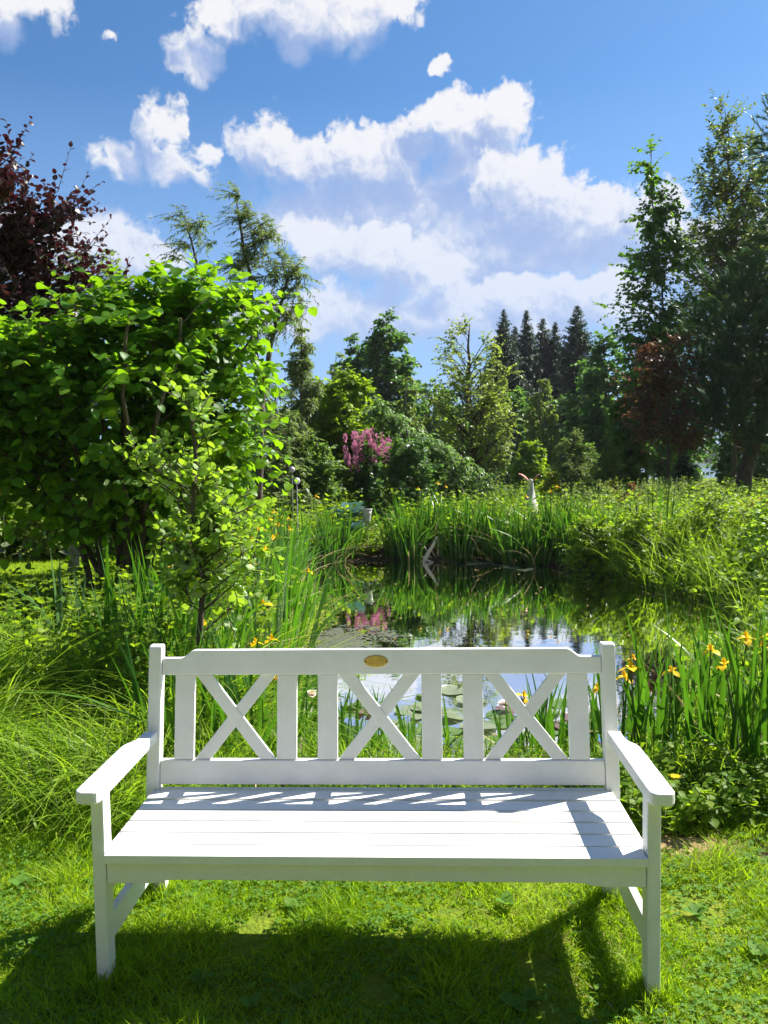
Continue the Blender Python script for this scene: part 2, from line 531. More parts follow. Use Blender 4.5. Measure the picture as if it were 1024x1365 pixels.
    bkf = math2('MULTIPLY', bk.outputs[0], hi.outputs[0])
    skyc = nd(nt, 'ShaderNodeMix', {0: bkf, 6: skyc, 7: (.15 * k, .137 * k, .12 * k, 1)}, data_type='RGBA').outputs[2]
    out = skyc
    for al, cc in cover:
        out = nd(nt, 'ShaderNodeMix', {0: math2('MULTIPLY', al, .97), 6: out, 7: cc}, data_type='RGBA').outputs[2]
    w.cycles.sampling_method = 'MANUAL'
    w.cycles.sample_map_resolution = 256
    bg = nd(nt, 'ShaderNodeBackground', {0: out, 1: STR})
    nd(nt, 'ShaderNodeOutputWorld', {0: bg.outputs[0]})

    ld = bpy.data.lights.new('sun', 'SUN')
    ld.energy, ld.angle, ld.color = 5.0, math.radians(.53), (1., .95, .86)
    lo = bpy.data.objects.new('sun', ld)
    lo.rotation_euler = tsun.to_track_quat('Z', 'Y').to_euler()
    lo.location = (20, 25, 40)
    COL.objects.link(lo)


def camera():
    cd = bpy.data.cameras.new('camera')
    cd.sensor_fit, cd.sensor_height = 'VERTICAL', 36.
    cd.lens = F * 36 / 1365
    cd.clip_start, cd.clip_end = .05, 3000
    co = bpy.data.objects.new('camera', cd)
    co.matrix_world = Matrix.Translation((0, 0, CH)) @ Matrix.Rotation(PI / 2 - PITCH, 4, 'X') @ Matrix.Rotation(-ROLL, 4, 'Z')
    COL.objects.link(co)
    S.camera = co


# ------------------------------------------------------------------ bench
def prism(name, outline, axis, a, b, mat, parent, bev=.004, seg=2, xf=None):
    """an outline in the plane across `axis`, run from a to b, edges eased"""
    bm = bmesh.new()
    order = {'x': lambda p, t: (t, p[0], p[1]), 'y': lambda p, t: (p[0], t, p[1]), 'z': lambda p, t: (p[0], p[1], t)}[axis]
    lo = [bm.verts.new(order(p, a)) for p in outline]
    hi = [bm.verts.new(order(p, b)) for p in outline]
    n = len(outline)
    bm.faces.new(lo)
    bm.faces.new(hi[::-1])
    for i in range(n):
        bm.faces.new((lo[i], hi[i], hi[(i + 1) % n], lo[(i + 1) % n]))
    bmesh.ops.recalc_face_normals(bm, faces=bm.faces)
    if bev:
        ed = [e for e in bm.edges if e.calc_face_angle(0) > .5]
        bmesh.ops.bevel(bm, geom=ed, offset=bev, segments=seg, profile=.5, affect='EDGES', clamp_overlap=True)
    if xf is not None:
        bmesh.ops.transform(bm, matrix=xf, verts=bm.verts)
    me = bpy.data.meshes.new(name)
    bm.to_mesh(me)
    bm.free()
    me.materials.append(mat)
    for p in me.polygons:
        p.use_smooth = False
    return link(name, me, parent)


def rect(a, b, c, d):
    return [(a, c), (b, c), (b, d), (a, d)]


def bench():
    W = paint_mat()
    B = empty('garden_bench', (-.054, 2.475, 0), -.0442, 'white painted wooden bench with three crossed panels in its back, on the lawn', 'bench')
    for s in (-1, 1):
        x0, x1 = sorted((s * .858, s * .9))
        prism('front_leg', rect(x0, x1, 0, .06), 'z', -.03, .637, W, B)
        # back leg and post in one: kinked at the seat, leaning back above it
        p0, p1 = sorted((s * .849, s * .9))
        prof = [(.56, -.03), (.605, -.03), (.555, .43), (.56, .47), (.645, .985), (.637, .994), (.604, .994), (.596, .985), (.508, .455), (.508, .42)]
        prism('back_leg', prof, 'x', p0, p1, W, B, .005)
        # armrest: rounded front corners, cut in to the post at the back
        o = [(.853, .56), (.852, .0), (.853, -.025)]
        for k in range(5):
            a = PI + k * PI / 8
            o.append((.876 + .023 * math.cos(a), -.03 + .023 * math.sin(a)))
        for k in range(7):
            a = 1.5 * PI + k * PI / 12
            o.append((.902 + .03 * math.cos(a), -.023 + .03 * math.sin(a)))
        o += [(.932, .36), (.926, .385), (.908, .42), (.903, .45), (.903, .525), (.853, .525)]
        o = [q for q in o[1:]]
        if s < 0:
            o = [(-x, y) for x, y in o][::-1]
        prism('armrest', o, 'z', .638, .679, W, B, .006, 3)
        q0, q1 = sorted((s * .865, s * .893))
        prism('side_stretcher', rect(.06, .575, .135, .222), 'x', q0, q1, W, B)
        prism('side_rail', rect(.06, .512, .30, .4275), 'x', q0, q1, W, B)
    # seat: six slats
    mb = MB()
    ys = np.linspace(-.022, .508, 7)
    sbm = bmesh.new()
    for i in range(6):
        y0, y1 = ys[i] + .0063, ys[i + 1] - .0063
        hw = .855 if i == 0 else .868
        if i == 0:
            pts = [(-.855, y0), (.855, y0), (.855, y1), (-.855, y1)]
        else:
            pts = rect(-hw, hw, y0, y1)
        zt = .456 + (.002 if i in (0, 5) else 0)
        lo = [sbm.verts.new((x, y, zt - .0275)) for x, y in pts]
        hi = [sbm.verts.new((x, y, zt)) for x, y in pts]
        sbm.faces.new(lo[::-1])
        sbm.faces.new(hi)
        for k in range(4):
            sbm.faces.new((lo[k], lo[(k + 1) % 4], hi[(k + 1) % 4], hi[k]))
    bmesh.ops.bevel(sbm, geom=list(sbm.edges), offset=.0013, segments=2, profile=.5, affect='EDGES')
    me = bpy.data.meshes.new('seat')
    sbm.to_mesh(me)
    sbm.free()
    me.materials.append(W)
    link('seat', me, B)
    # front apron, a little deeper towards the legs
    ap = [(-.857, .4275), (-.857, .355), (-.72, .355), (-.69, .358), (-.66, .366), (-.63, .368), (.63, .368), (.66, .366), (.69, .358), (.72, .355), (.857, .355), (.857, .4275)]
    prism('apron', ap, 'y', .006, .032, W, B, .003)
    prism('seat_rail', rect(-.848, .848, .445, .458), 'y', .512, .535, W, B, .003)
    for x in (-.3, .3):
        prism('seat_bearer', rect(.034, .51, .375, .4275), 'x', x - .014, x + .014, W, B)
    # the leaning back: built upright, then sheared into the plane of the posts
    lean = Matrix(((1, 0, 0, 0), (0, 1, .166, .508 - .166 * .456), (0, 0, 1, 0), (0, 0, 0, 1)))
    L, H, y0, y1 = .848, .974, .008, .036
    top = [(-L, .880), (L, .880), (L, H - .03)]
    top += [(.775, H - .03)] + [(.775 - .055 * t, H - .03 + .03 * (3 * t * t - 2 * t ** 3)) for t in (.2, .4, .6, .8, 1)] + [(.70, H)]
    top += [(-x, z) for x, z in top[::-1] if z > .9 and abs(x) < L] + [(-L, H - .03)]
    prism('top_rail', top, 'y', y0, y1, W, B, .004, xf=lean)
    prism('bottom_rail', rect(-L, L, .472, .562), 'y', y0, y1, W, B, .004, xf=lean)
    for x in (-.757, -.358, -.2, .2, .358, .757):
        prism('back_slat', rect(x - .0385, x + .0385, .563, .879), 'y', y0 + .004, y1 - .006, W, B, .003, xf=lean)
    for x in (-.5575, 0., .5575):
        for s in (-1, 1):
            a, b = x + s * .1, x - s * .1
            h = .0305
            e = .127
            o = [(x - s * e - h, .879), (x - s * e + h, .879), (x + s * e + h, .563), (x + s * e - h, .563)]
            dy = .0 if s > 0 else .003
            prism('cross_brace', o, 'y', y0 + .006 + dy, y1 - .009 + dy, W, B, .0025, xf=lean)
    # brass plate
    br = plain_mat('brass_plate', (.62, .40, .10), .32, .85, .1, 60.)
    dk = plain_mat('engraved_line', (.16, .10, .03), .6, .3)
    ell = lambda rx, rz, n=40: [(rx * math.cos(2 * PI * i / n), rz * math.sin(2 * PI * i / n)) for i in range(n)]
    pl = prism('plaque', [(x - .012, z + .93) for x, z in ell(.046, .0225)], 'y', y0 - .003, y0 + .004, br, B, .0015, xf=lean)
    prism('rim', [(x - .012, z + .93) for x, z in ell(.0425, .0195)], 'y', y0 - .0036, y0 - .001, plain_mat('brass_field', (.70, .47, .13), .38, .75, .12, 80.), pl, .0006, xf=lean)
    for s in (-1, 1):
        prism('screw', [(x - .012 + s * .0385, z + .93) for x, z in ell(.0032, .0032, 12)], 'y', y0 - .0052, y0 - .002, dk, pl, .0006, xf=lean)
    # faint worn engraving: a small round emblem and two lines of strokes
    R = np.random.default_rng(3)
    gm = bmesh.new()

    def stroke(x, z, w, h):
        vs = [gm.verts.new((x + dx * w / 2, yy, z + dz * h / 2)) for yy in (y0 - .0041, y0 - .003) for dx, dz in ((-1, -1), (1, -1), (1, 1), (-1, 1))]
        for f in ((0, 1, 2, 3), (4, 7, 6, 5), (0, 4, 5, 1), (1, 5, 6, 2), (2, 6, 7, 3), (3, 7, 4, 0)):
            gm.faces.new([vs[i] for i in f])
    for i in range(10):
        stroke(-.012 - .022 + .0085 * math.cos(i * .63), .93 + .0085 * math.sin(i * .63), .0026, .0026)
    x = -.020
    while x < .02:
        w = R.uniform(.0012, .003)
        stroke(x, .934, w, .0035)
        x += w + .0012
    x = -.018
    while x < .016:
        w = R.uniform(.001, .0022)
        stroke(x, .9255, w, .0022)
        x += w + .001
    bmesh.ops.transform(gm, matrix=lean, verts=gm.verts)
    me = bpy.data.meshes.new('engraving')
    gm.to_mesh(me)
    gm.free()
    me.materials.append(plain_mat('brass_engraving', (.45, .27, .06), .5, .6))
    link('engraving', me, pl)
    # bolt heads at the back corners of the seat
    for s in (-1, 1):
        prism('bolt', [(s * .861 + .003 * math.cos(a * PI / 5), .497 + .003 * math.sin(a * PI / 5)) for a in range(10)], 'z', .4565, .4595, dk, B, 0)


# ------------------------------------------------------------------ leaf and bark materials
M = {}


def materials():
    M['lawn'] = leaf_mat('lawn_grass', [(.085, .175, .006), (.165, .295, .010), (.28, .36, .02)], (.46, .70, .01), .46, .5, .25)
    M['tall'] = leaf_mat('tall_grass', [(.06, .14, .012), (.12, .23, .016), (.21, .30, .04)], (.38, .62, .02), .46, .4, .35)
    M['mound'] = leaf_mat('drooping_mound_grass', [(.09, .18, .012), (.16, .28, .018), (.26, .34, .05)], (.46, .70, .02), .46, .45, .35)
    M['iris'] = leaf_mat('iris_leaf', [(.02, .075, .014), (.042, .12, .018), (.085, .17, .025)], (.14, .37, .010), .33, .33, .5)
    M['iris_blue'] = leaf_mat('iris_leaf_bluish', [(.07, .13, .08), (.10, .17, .10)], (.14, .30, .08), .35, .4, .4)
    M['weed'] = leaf_mat('weed_leaf', [(.05, .125, .010), (.11, .205, .015), (.21, .28, .03)], (.40, .60, .012), .46, .5, .24)
    M['clover'] = leaf_mat('clover_leaf', [(.06, .14, .02), (.10, .21, .03), (.15, .25, .04)], (.24, .46, .015), .42, .6, .2)
    M['bigleaf'] = leaf_mat('large_round_leaf', [(.03, .10, .008), (.06, .16, .012), (.11, .21, .016)], (.30, .58, .006), .48, .42, .3)
    M['purple'] = leaf_mat('purple_leaf', [(.016, .008, .011), (.028, .011, .016), (.06, .016, .02)], (.095, .014, .02), .25, .38, .6)
    M['sapling'] = leaf_mat('sapling_leaf', [(.08, .17, .02), (.13, .25, .025), (.19, .30, .04)], (.42, .66, .02), .45, .4, .35, under=(.34, .44, .22))
    M['willow'] = leaf_mat('narrow_grey_leaf', [(.07, .11, .04), (.11, .16, .06), (.17, .22, .10)], (.28, .40, .07), .42, .42, .4)
    M['birch'] = leaf_mat('birch_leaf', [(.07, .12, .03), (.12, .18, .04), (.18, .23, .07)], (.32, .44, .05), .42, .45, .35)
    M['young'] = leaf_mat('young_tree_leaf', [(.10, .17, .03), (.15, .23, .04), (.22, .28, .07)], (.40, .52, .05), .45, .45, .35)
    M['dark'] = leaf_mat('dark_tree_leaf', [(.035, .08, .026), (.06, .125, .036), (.095, .17, .05)], (.18, .38, .04), .42, .4, .4)
    M['mid'] = leaf_mat('mid_green_leaf', [(.055, .115, .028), (.09, .17, .04), (.13, .215, .055)], (.27, .46, .04), .44, .42, .35)
    M['bright'] = leaf_mat('bright_leaf', [(.07, .155, .012), (.13, .225, .018), (.20, .29, .03)], (.40, .60, .012), .45, .45, .3)
    M['hornbeam'] = leaf_mat('hornbeam_leaf', [(.025, .075, .018), (.05, .12, .024), (.09, .17, .03)], (.22, .46, .015), .42, .38, .5)
    M['bronze'] = leaf_mat('bronze_green_leaf', [(.12, .06, .03), (.03, .08, .02), (.055, .12, .025), (.09, .15, .03), (.15, .065, .03)], (.26, .36, .03), .4, .42, .45)
    M['maple_red'] = leaf_mat('dark_red_maple_leaf', [(.05, .018, .02), (.08, .03, .026), (.09, .06, .03), (.08, .10, .028), (.17, .07, .03)], (.26, .10, .045), .38, .42, .4)
    M['needle'] = leaf_mat('pine_needle', [(.018, .048, .024), (.034, .08, .036), (.095, .15, .055)], (.11, .24, .05), .25, .42, .4)
    M['spruce'] = leaf_mat('spruce_needle', [(.018, .040, .026), (.028, .058, .036), (.045, .078, .048)], (.06, .13, .05), .28, .5, .3)
    M['lilac'] = leaf_mat('lilac_blossom', [(.52, .17, .33), (.66, .30, .48), (.76, .46, .60)], (.7, .28, .45), .36, .6, .2)
    M['variegated'] = leaf_mat('pale_edged_leaf', [(.06, .14, .03), (.12, .22, .06), (.26, .34, .16)], (.22, .40, .06), .4, .42, .35)
    M['yellowshrub'] = leaf_mat('yellow_green_leaf', [(.18, .24, .02), (.26, .32, .03), (.34, .34, .04)], (.42, .46, .03), .42, .5, .3)
    M['redshrub'] = leaf_mat('rust_red_leaf', [(.10, .03, .015), (.18, .05, .02), (.26, .10, .03)], (.34, .10, .03), .35, .5, .3)
    M['fern'] = leaf_mat('fern_frond', [(.12, .20, .04), (.18, .26, .06), (.26, .32, .10)], (.30, .44, .06), .42, .5, .25)
    M['hosta'] = leaf_mat('blue_green_leaf', [(.05, .12, .11), (.08, .16, .15)], (.10, .24, .16), .3, .4, .4)
    M['seed'] = leaf_mat('grass_seed_head', [(.10, .17, .04), (.18, .25, .07), (.32, .35, .17)], (.34, .46, .10), .4, .55, .2)
    M['yellow'] = leaf_mat('yellow_petal', [(.80, .46, .006), (.84, .56, .010), (.86, .64, .03)], (.9, .60, .012), .35, .5, .25)
    M['orange'] = leaf_mat('orange_petal', [(.75, .13, .01), (.85, .22, .02)], (.9, .25, .02), .35, .5, .25)
    M['white'] = leaf_mat('pinkish_white_petal', [(.72, .55, .50), (.80, .70, .66), (.82, .78, .74)], (.8, .6, .55), .3, .5, .25)
    M['pad'] = leaf_mat('lily_pad_green', [(.05, .11, .03), (.09, .15, .04), (.14, .18, .06)], (.1, .2, .03), .12, .3, .6)
    M['pad_grey'] = leaf_mat('lily_pad_grey_green', [(.12, .16, .09), (.17, .20, .12), (.22, .24, .16)], (.1, .2, .05), .08, .3, .6)
    M['pad_red'] = leaf_mat('lily_pad_reddish', [(.09, .05, .05), (.14, .09, .09), (.17, .13, .11)], (.15, .06, .05), .08, .3, .6)
    M['dry'] = leaf_mat('dry_straw', [(.26, .20, .09), (.36, .28, .13), (.46, .38, .2)], (.35, .27, .1), .3, .6, .2)
    M['bark'] = bark_mat('brown_bark', (.03, .022, .016), (.11, .085, .06))
    M['bark_pale'] = bark_mat('grey_bark', (.07, .065, .055), (.22, .20, .17))
    M['stem'] = bark_mat('green_stem', (.05, .075, .02), (.11, .14, .05), 30.)
    M['deadwood'] = bark_mat('bleached_wood', (.58, .48, .36), (.82, .73, .60), 25.)


# ------------------------------------------------------------------ trees
def ellipsoid_points(R, lobes, n, shell=.55):
    """points spread through a set of ellipsoids, denser towards their skins"""
    lb = np.array(lobes, float)
    wt = lb[:, 3] * lb[:, 4] * lb[:, 5]
    wt = wt ** .58
    k = R.choice(len(lb), n, p=wt / wt.sum())
    u = nrm(R.normal(size=(n, 3)))
    r = (R.uniform(0, 1, n) ** (1 / 3.)) * (1 - shell) + shell * R.uniform(.8, 1.02, n)
    bump = 1 + .2 * np.sin(5 * u[:, 0] + k) * np.sin(4 * u[:, 2] + 2 * k) + .1 * R.normal(size=n)
    q = lb[k]
    return q[:, :3] + u * r[:, None] * bump[:, None] * q[:, 3:], u


def profile_points(R, prof, n, shell=.5):
    """points round an upright axis: prof is rows of height, radius, offset x, offset y"""
    p = np.array([(q + (0, 0))[:4] for q in prof], float)
    zz = np.linspace(p[0, 0], p[-1, 0], 200)
    rr = np.interp(zz, p[:, 0], p[:, 1])
    cdf = np.cumsum(rr ** 1.5 + .02)
    z = np.interp(R.uniform(0, 1, n), cdf / cdf[-1], zz)
    r = np.interp(z, p[:, 0], p[:, 1])
    a = R.uniform(0, 2 * PI, n)
    r = r * (shell * R.uniform(.75, 1.05, n) + (1 - shell) * np.sqrt(R.uniform(0, 1, n)))
    r = r * (1 + .22 * np.sin(3 * a + z * 2.3 / max(.3, p[:, 1].max()) * 2) + .12 * R.normal(size=n))
    C = np.stack([r * np.cos(a) + np.interp(z, p[:, 0], p[:, 2]), r * np.sin(a) + np.interp(z, p[:, 0], p[:, 3]), z], -1)
    return C, nrm(np.stack([np.cos(a), np.sin(a), .5 + 0 * a], -1))


def tree(name, label, cat, loc, seed, trunk, C, out, leafmat, barkmat, tm=L2, size=.1, twigs=6, tl=.5, nl=8, up=.35, droop=.3, lift=.7, spread=.8,
         r0=.1, limb=.3, hang=.3, ntilt=.6, wind=(0, 0), group=None, twig_tubes=True, trunks=None, sides=7, lvar=.35, rz=0., two=None, bare=.45):
    """trunk: list of points; C: cluster centres; every cluster hangs on a limb, carries twigs, and the twigs carry leaves"""
    R = np.random.default_rng(seed)
    E = empty(name, loc, rz, label, cat, group)
    tk, cr = MB(), MB()
    tks = [np.array(trunk, float)] if trunks is None else [np.array(t, float) for t in trunks]
    fine = []
    for t in tks:
        u = np.linspace(0, len(t) - 1, 14)
        q = np.stack([np.interp(u, np.arange(len(t)), t[:, i]) for i in range(3)], -1)
        q[1:, :2] += .03 * (q[-1, 2] - q[0, 2]) / 3 * R.normal(size=(13, 2)) * .6
        rad = r0 * (1 - np.linspace(0, 1, 14)) ** .8 + .012
        rad[0] *= 1.35
        tube(tk, q, rad, sides)
        fine.append((q, rad))
    n = len(C)
    base = np.zeros((n, 3))
    for i in range(n):
        c = C[i]
        best = min(fine, key=lambda fr: np.min(np.linalg.norm(fr[0] - c, axis=1)))
        q, rad = best
        rho = np.min(np.hypot(q[:, 0] - c[0], q[:, 1] - c[1]))
        zt = np.clip(c[2] - lift * rho, q[0, 2] + .12 * (q[-1, 2] - q[0, 2]), q[-1, 2])
        b = np.array([np.interp(zt, q[:, 2], q[:, k]) for k in range(3)])
        rb = np.interp(zt, q[:, 2], rad)
        base[i] = b
        m = .5 * (b + c) + np.array([0, 0, .12 * rho * (1 if lift > 0 else -1)])
        tt = np.linspace(0, 1, 6)[:, None]
        pts = (1 - tt) ** 2 * b + 2 * tt * (1 - tt) * m + tt ** 2 * c
        pts[1:-1] += R.normal(size=(4, 3)) * .02 * np.linalg.norm(c - b)
        tube(tk, pts, np.linspace(min(rb * .75, max(.006, r0 * limb * (.5 + .5 * rho))), .004, 6), 4 if sides < 7 else 5)
    # twigs
    N = n * twigs
    ci = np.repeat(np.arange(n), twigs)
    s0 = R.uniform(bare, 1, N)[:, None]
    B = base[ci] * (1 - s0) + C[ci] * s0 + np.array([0, 0, 1]) * (2 * s0 * (1 - s0) * .06)
    d = nrm(out[ci] * .55 + nrm(R.normal(size=(N, 3))) * spread + np.array([wind[0], wind[1], up]))
    Ln = tl * R.uniform(.5, 1.2, N)
    s = np.linspace(0, 1, 4)[None, :, None]
    g = np.array([wind[0] * .6, wind[1] * .6, -droop])
    tw = B[:, None] + d[:, None] * s * Ln[:, None, None] + g * (s ** 2) * Ln[:, None, None]
    if twig_tubes:
        thin_tubes(tk, tw, .005 if size > .05 else .004, .0018)
    # leaves along the twigs
    sl = (np.arange(nl) + .6)[None] / nl + R.uniform(-.4, .4, (N, nl)) / nl
    P = B[:, None] + d[:, None] * sl[..., None] * Ln[:, None, None] + g * (sl ** 2)[..., None] * Ln[:, None, None]
    td = nrm(d[:, None] + 2 * g * sl[..., None])
    sd = nrm(np.cross(td, np.array([0, 0, 1.]) + 0 * td) + 1e-6)
    alt = np.where(np.arange(nl) % 2 == 0, 1., -1.)[None, :, None]
    ld = nrm(td * .65 + sd * alt * .8 + R.normal(size=(N, nl, 3)) * .3 + np.array([wind[0], wind[1], -hang]))
    ln = nrm(np.array([0, 0, 1.]) + R.normal(size=(N, nl, 3)) * ntilt + .35 * out[ci][:, None])
    sz = size * R.uniform(1 - lvar, 1 + lvar, (N, nl)) * (1.05 - .35 * sl)
    ti = np.clip(.5 + .22 * R.normal(size=(n, 1, 1)) + .2 * R.normal(size=(n, twigs, nl)), 0, 1).reshape(-1)
    k = N * nl
    leaves(cr, P.reshape(k, 3), ld.reshape(k, 3), ln.reshape(k, 3), sz.reshape(k), tm, ti)
    tk.build('trunk' if cat == 'tree' else 'stems', barkmat, E)
    cr.build('crown' if cat == 'tree' else 'foliage', leafmat, E)
    return E


def base_at(px, Y):
    x, _ = at(px, 700, Y)
    return (x, Y, float(gz(np.array([x]), np.array([Y]))[0]) - .03)


def zat(py, Y, px=512):
    return at(px, py, Y)[1]


def xat(px, Y, py=600):
    return at(px, py, Y)[0]


def near_plants():
    R = np.random.default_rng(11)
    # --- big round-leaved shrub on the left, many stems from one stool
    Y = 8.6
    b = base_at(165, Y)
    bx = b[0]
    q = lambda px, py, rx, ry, rz, dy=0: (xat(px, Y, py) - bx, dy, zat(py, Y, px), rx, ry, rz)
    lobes = [q(80, 545, 1.15, 1.1, .68), q(190, 490, 1.0, 1.1, .8), q(268, 480, .5, .7, .55), q(242, 425, .5, .6, .4), q(40, 500, .75, .9, .33), q(130, 475, .7, .8, .32), q(296, 368, .09, .2, .10), q(330, 405, .08, .2, .14), q(345, 510, .12, .2, .14), q(205, 400, .2, .2, .14), q(20, 448, .2, .3, .10), q(140, 432, .2, .3, .10),
             q(258, 382, .22, .3, .13), q(30, 590, .7, .8, .32), q(170, 600, .9, .9, .5), q(305, 545, .36, .5, .36), q(-60, 530, .9, 1., .6), q(110, 640, .65, .6, .26), q(180, 655, .55, .6, .34), q(240, 640, .42, .5, .34), q(265, 600, .45, .6, .4), q(318, 590, .2, .3, .2), q(345, 545, .2, .3, .14), q(322, 448, .14, .2, .12), q(284, 352, .08, .2, .12), q(228, 376, .12, .2, .10), q(88, 440, .16, .3, .10), q(170, 418, .12, .2, .12), q(150, 690, .5, .5, .2), q(215, 690, .4, .5, .22), q(372, 520, .08, .2, .08)]
    C, out = ellipsoid_points(R, lobes, 400, .5)
    tr = []
    for i in range(13):
        a = R.uniform(0, 2 * PI)
        e = R.uniform(.5, 1.5)
        r = .38 * math.sqrt(R.uniform(0, 1))
        tr.append([(r * math.cos(a), r * math.sin(a), 0), (1.25 * r * math.cos(a) + .12 * e * math.cos(a), r * math.sin(a), .9), (e * math.cos(a) * .75, e * math.sin(a) * .6, 2.1), (e * math.cos(a) * 1.25, e * math.sin(a) * .8, 3.1)])
    tree('round_leaved_shrub', 'large dense shrub with big round bright green leaves and dark inner stems, over the lawn', 'shrub', b, 21, None, C, out, M['bigleaf'], M['bark'],
         OVR, .115, 5, .68, 8, up=.5, droop=.38, lift=.9, r0=.03, limb=.35, hang=.18, ntilt=.4, lvar=.5, trunks=tr)

    # --- pale-backed sapling standing before the shrub
    Y = 5.4
    b = base_at(262, Y)
    bx = b[0]
    q = lambda px, py, rx, ry, rz, dy=0: (xat(px, Y, py) - bx, dy, zat(py, Y, px) - b[2], rx, ry, rz)
    lobes = [q(258, 580, .06, .1, .22), q(288, 570, .06, .1, .22), q(250, 650, .2, .22, .16), q(300, 670, .24, .25, .2), q(212, 632, .14, .2, .10), q(190, 690, .09, .15, .12), q(275, 735, .28, .3, .2), q(325, 730, .2, .2, .16),
             q(310, 790, .22, .25, .12), q(232, 735, .13, .2, .12), q(345, 655, .12, .15, .12), q(180, 615, .06, .1, .05), q(255, 800, .12, .2, .1)]
    C, out = ellipsoid_points(R, lobes, 50, .4)
    tree('pale_leaved_sapling', 'slim young tree whose leaves flash whitish undersides, in front of the round-leaved shrub', 'tree', b, 22, [(0, 0, 0), (.01, 0, .7), (-.01, 0, 1.4), (0, 0, zat(560, Y) - b[2])], C, out,
         M['sapling'], M['bark'], OV, .066, 5, .30, 8, up=.5, droop=.05, lift=.7, spread=.75, r0=.013, limb=.14, hang=.1, ntilt=.9)

    # --- purple-leaved tree at the left edge
    Y = 9.8
    b = base_at(-25, Y)
    bx = b[0]
    q = lambda px, py, rx, ry, rz, dy=0: (xat(px, Y, py) - bx, dy, zat(py, Y, px), rx, ry, rz)
    lobes = [q(-30, 360, .95, .9, .7), q(20, 290, .45, .5, .45), q(60, 380, .65, .6, .4), q(12, 215, .18, .2, .3), q(85, 290, .16, .2, .3), q(110, 375, .5, .4, .2), q(150, 385, .25, .3, .12), q(10, 430, .5, .5, .3), q(-60, 230, .5, .5, .6), q(92, 265, .12, .2, .3), q(108, 330, .3, .3, .2), q(60, 310, .4, .4, .3)]
    C, out = ellipsoid_points(R, lobes, 165, .5)
    tree('purple_leaved_tree', 'tree with dark purple leaves rising above the round-leaved shrub', 'tree', b, 23, [(0, 0, 0), (.05, 0, 1.8), (.1, 0, 3.6), (.3, 0, zat(180, Y))], C, out,
         M['purple'], M['bark'], OV, .085, 5, .5, 9, up=.75, droop=.05, lift=.9, spread=.55, r0=.08, limb=.22, hang=.1, ntilt=1.)
    # --- pale small-leaved tree behind it
    Y = 13.
    b = base_at(95, Y)
    bx = b[0]
    q = lambda px, py, rx, ry, rz, dy=0: (xat(px, Y, py) - bx, dy, zat(py, Y, px), rx, ry, rz)
    lobes = [q(100, 370, .7, .6, .4), q(135, 352, .35, .3, .22), q(60, 400, .7, .6, .5), q(150, 400, .3, .3, .3), q(90, 470, 1., .9, .7)]
    C, out = ellipsoid_points(R, lobes, 90, .5)
    tree('small_leaved_tree', 'light green small-leaved tree just behind the purple-leaved tree', 'tree', b, 24, [(0, 0, 0), (0, 0, 2.), (.05, 0, zat(370, Y))], C, out,
         M['birch'], M['bark_pale'], L2W, .075, 6, .6, 9, up=.3, droop=.55, r0=.07, hang=.4)
    # --- feathery thin tree against the sky
    Y = 14.5
    b = base_at(349, Y)
    bx = b[0]
    q = lambda px, py, rx, ry, rz, dy=0: (xat(px, Y, py) - bx, dy, zat(py, Y, px), rx, ry, rz)
    lobes = [q(325, 265, .22, .25, .24), q(338, 305, .38, .35, .34), q(360, 300, .25, .25, .2), q(258, 290, .3, .25, .26), q(262, 325, .26, .25, .22), q(368, 350, .3, .3, .3), q(325, 345, .25, .3, .22), q(388, 360, .28, .25, .28),
             q(245, 340, .2, .2, .1), q(398, 400, .3, .25, .3), q(360, 410, .5, .4, .4), q(300, 430, .4, .4, .3)]
    C, out = ellipsoid_points(R, lobes, 92, .35)
    tr = [[(0, 0, 0), (0, 0, 1.9), (-.03, 0, zat(440, Y)), (-.18, 0, zat(330, Y)), (-.3, 0, zat(262, Y))],
          [(0, 0, 2.5), (-.35, 0, zat(470, Y)), (-.8, 0, zat(400, Y)), (-1.2, 0, zat(300, Y))],
          [(0, 0, 2.8), (.25, .1, zat(450, Y)), (.55, .1, zat(360, Y))]]
    tree('feathery_tree', 'slender tree with sparse feathery grey-green foliage standing tall against the clouds', 'tree', b, 25, None, C, out,
         M['willow'], M['bark'], LANCE, .095, 6, .44, 15, up=.3, droop=.30, lift=1.1, r0=.055, limb=.22, hang=.45, wind=(-.35, 0), trunks=tr, spread=.9, bare=.6)

    # --- right side: slim hornbeam, bronze tree, pine
    Y = 32.
    b = base_at(905, Y)
    bx = b[0]
    q = lambda px, py, rx, ry, rz, dy=0: (xat(px, Y, py) - bx, dy, zat(py, Y, px), rx, ry, rz)
    lobes = [q(867, 222, 0.214, 0.299, 0.812), q(860, 285, 0.47, 0.555, 0.769), q(897, 278, 0.534, 0.427, 0.47), q(852, 350, 0.853, 0.853, 0.726), q(895, 340, 0.853, 0.853, 0.641), q(832, 398, 0.897, 0.853, 0.299), q(855, 445, 1.17, 1.07, 0.641), q(905, 430, 1.28, 1.07, 1.07),
             q(885, 510, 1.5, 1.28, 0.853), q(838, 470, 0.684, 0.853, 0.342), q(915, 560, 1.71, 1.5, 0.853)]
    C, out = ellipsoid_points(R, lobes, 290, .5)
    tree('slim_hornbeam', 'slim dark green tree with a narrow leafy spire, left of the bronze tree', 'tree', b, 26, [(0, 0, 0), (-.1, 0, 3.5), (-.7, 0, 8.5), (xat(866, Y, 300) - b[0], 0, zat(200, Y))], C, out,
         M['hornbeam'], M['bark'], OV, .17, 5, .85, 10, up=.35, droop=.25, lift=1., spread=.7, r0=.065, limb=.25, hang=.3, ntilt=.55)
    Y = 34.
    b = base_at(975, Y)
    bx = b[0]
    q = lambda px, py, rx, ry, rz, dy=0: (xat(px, Y, py) - bx, dy, zat(py, Y, px), rx, ry, rz)
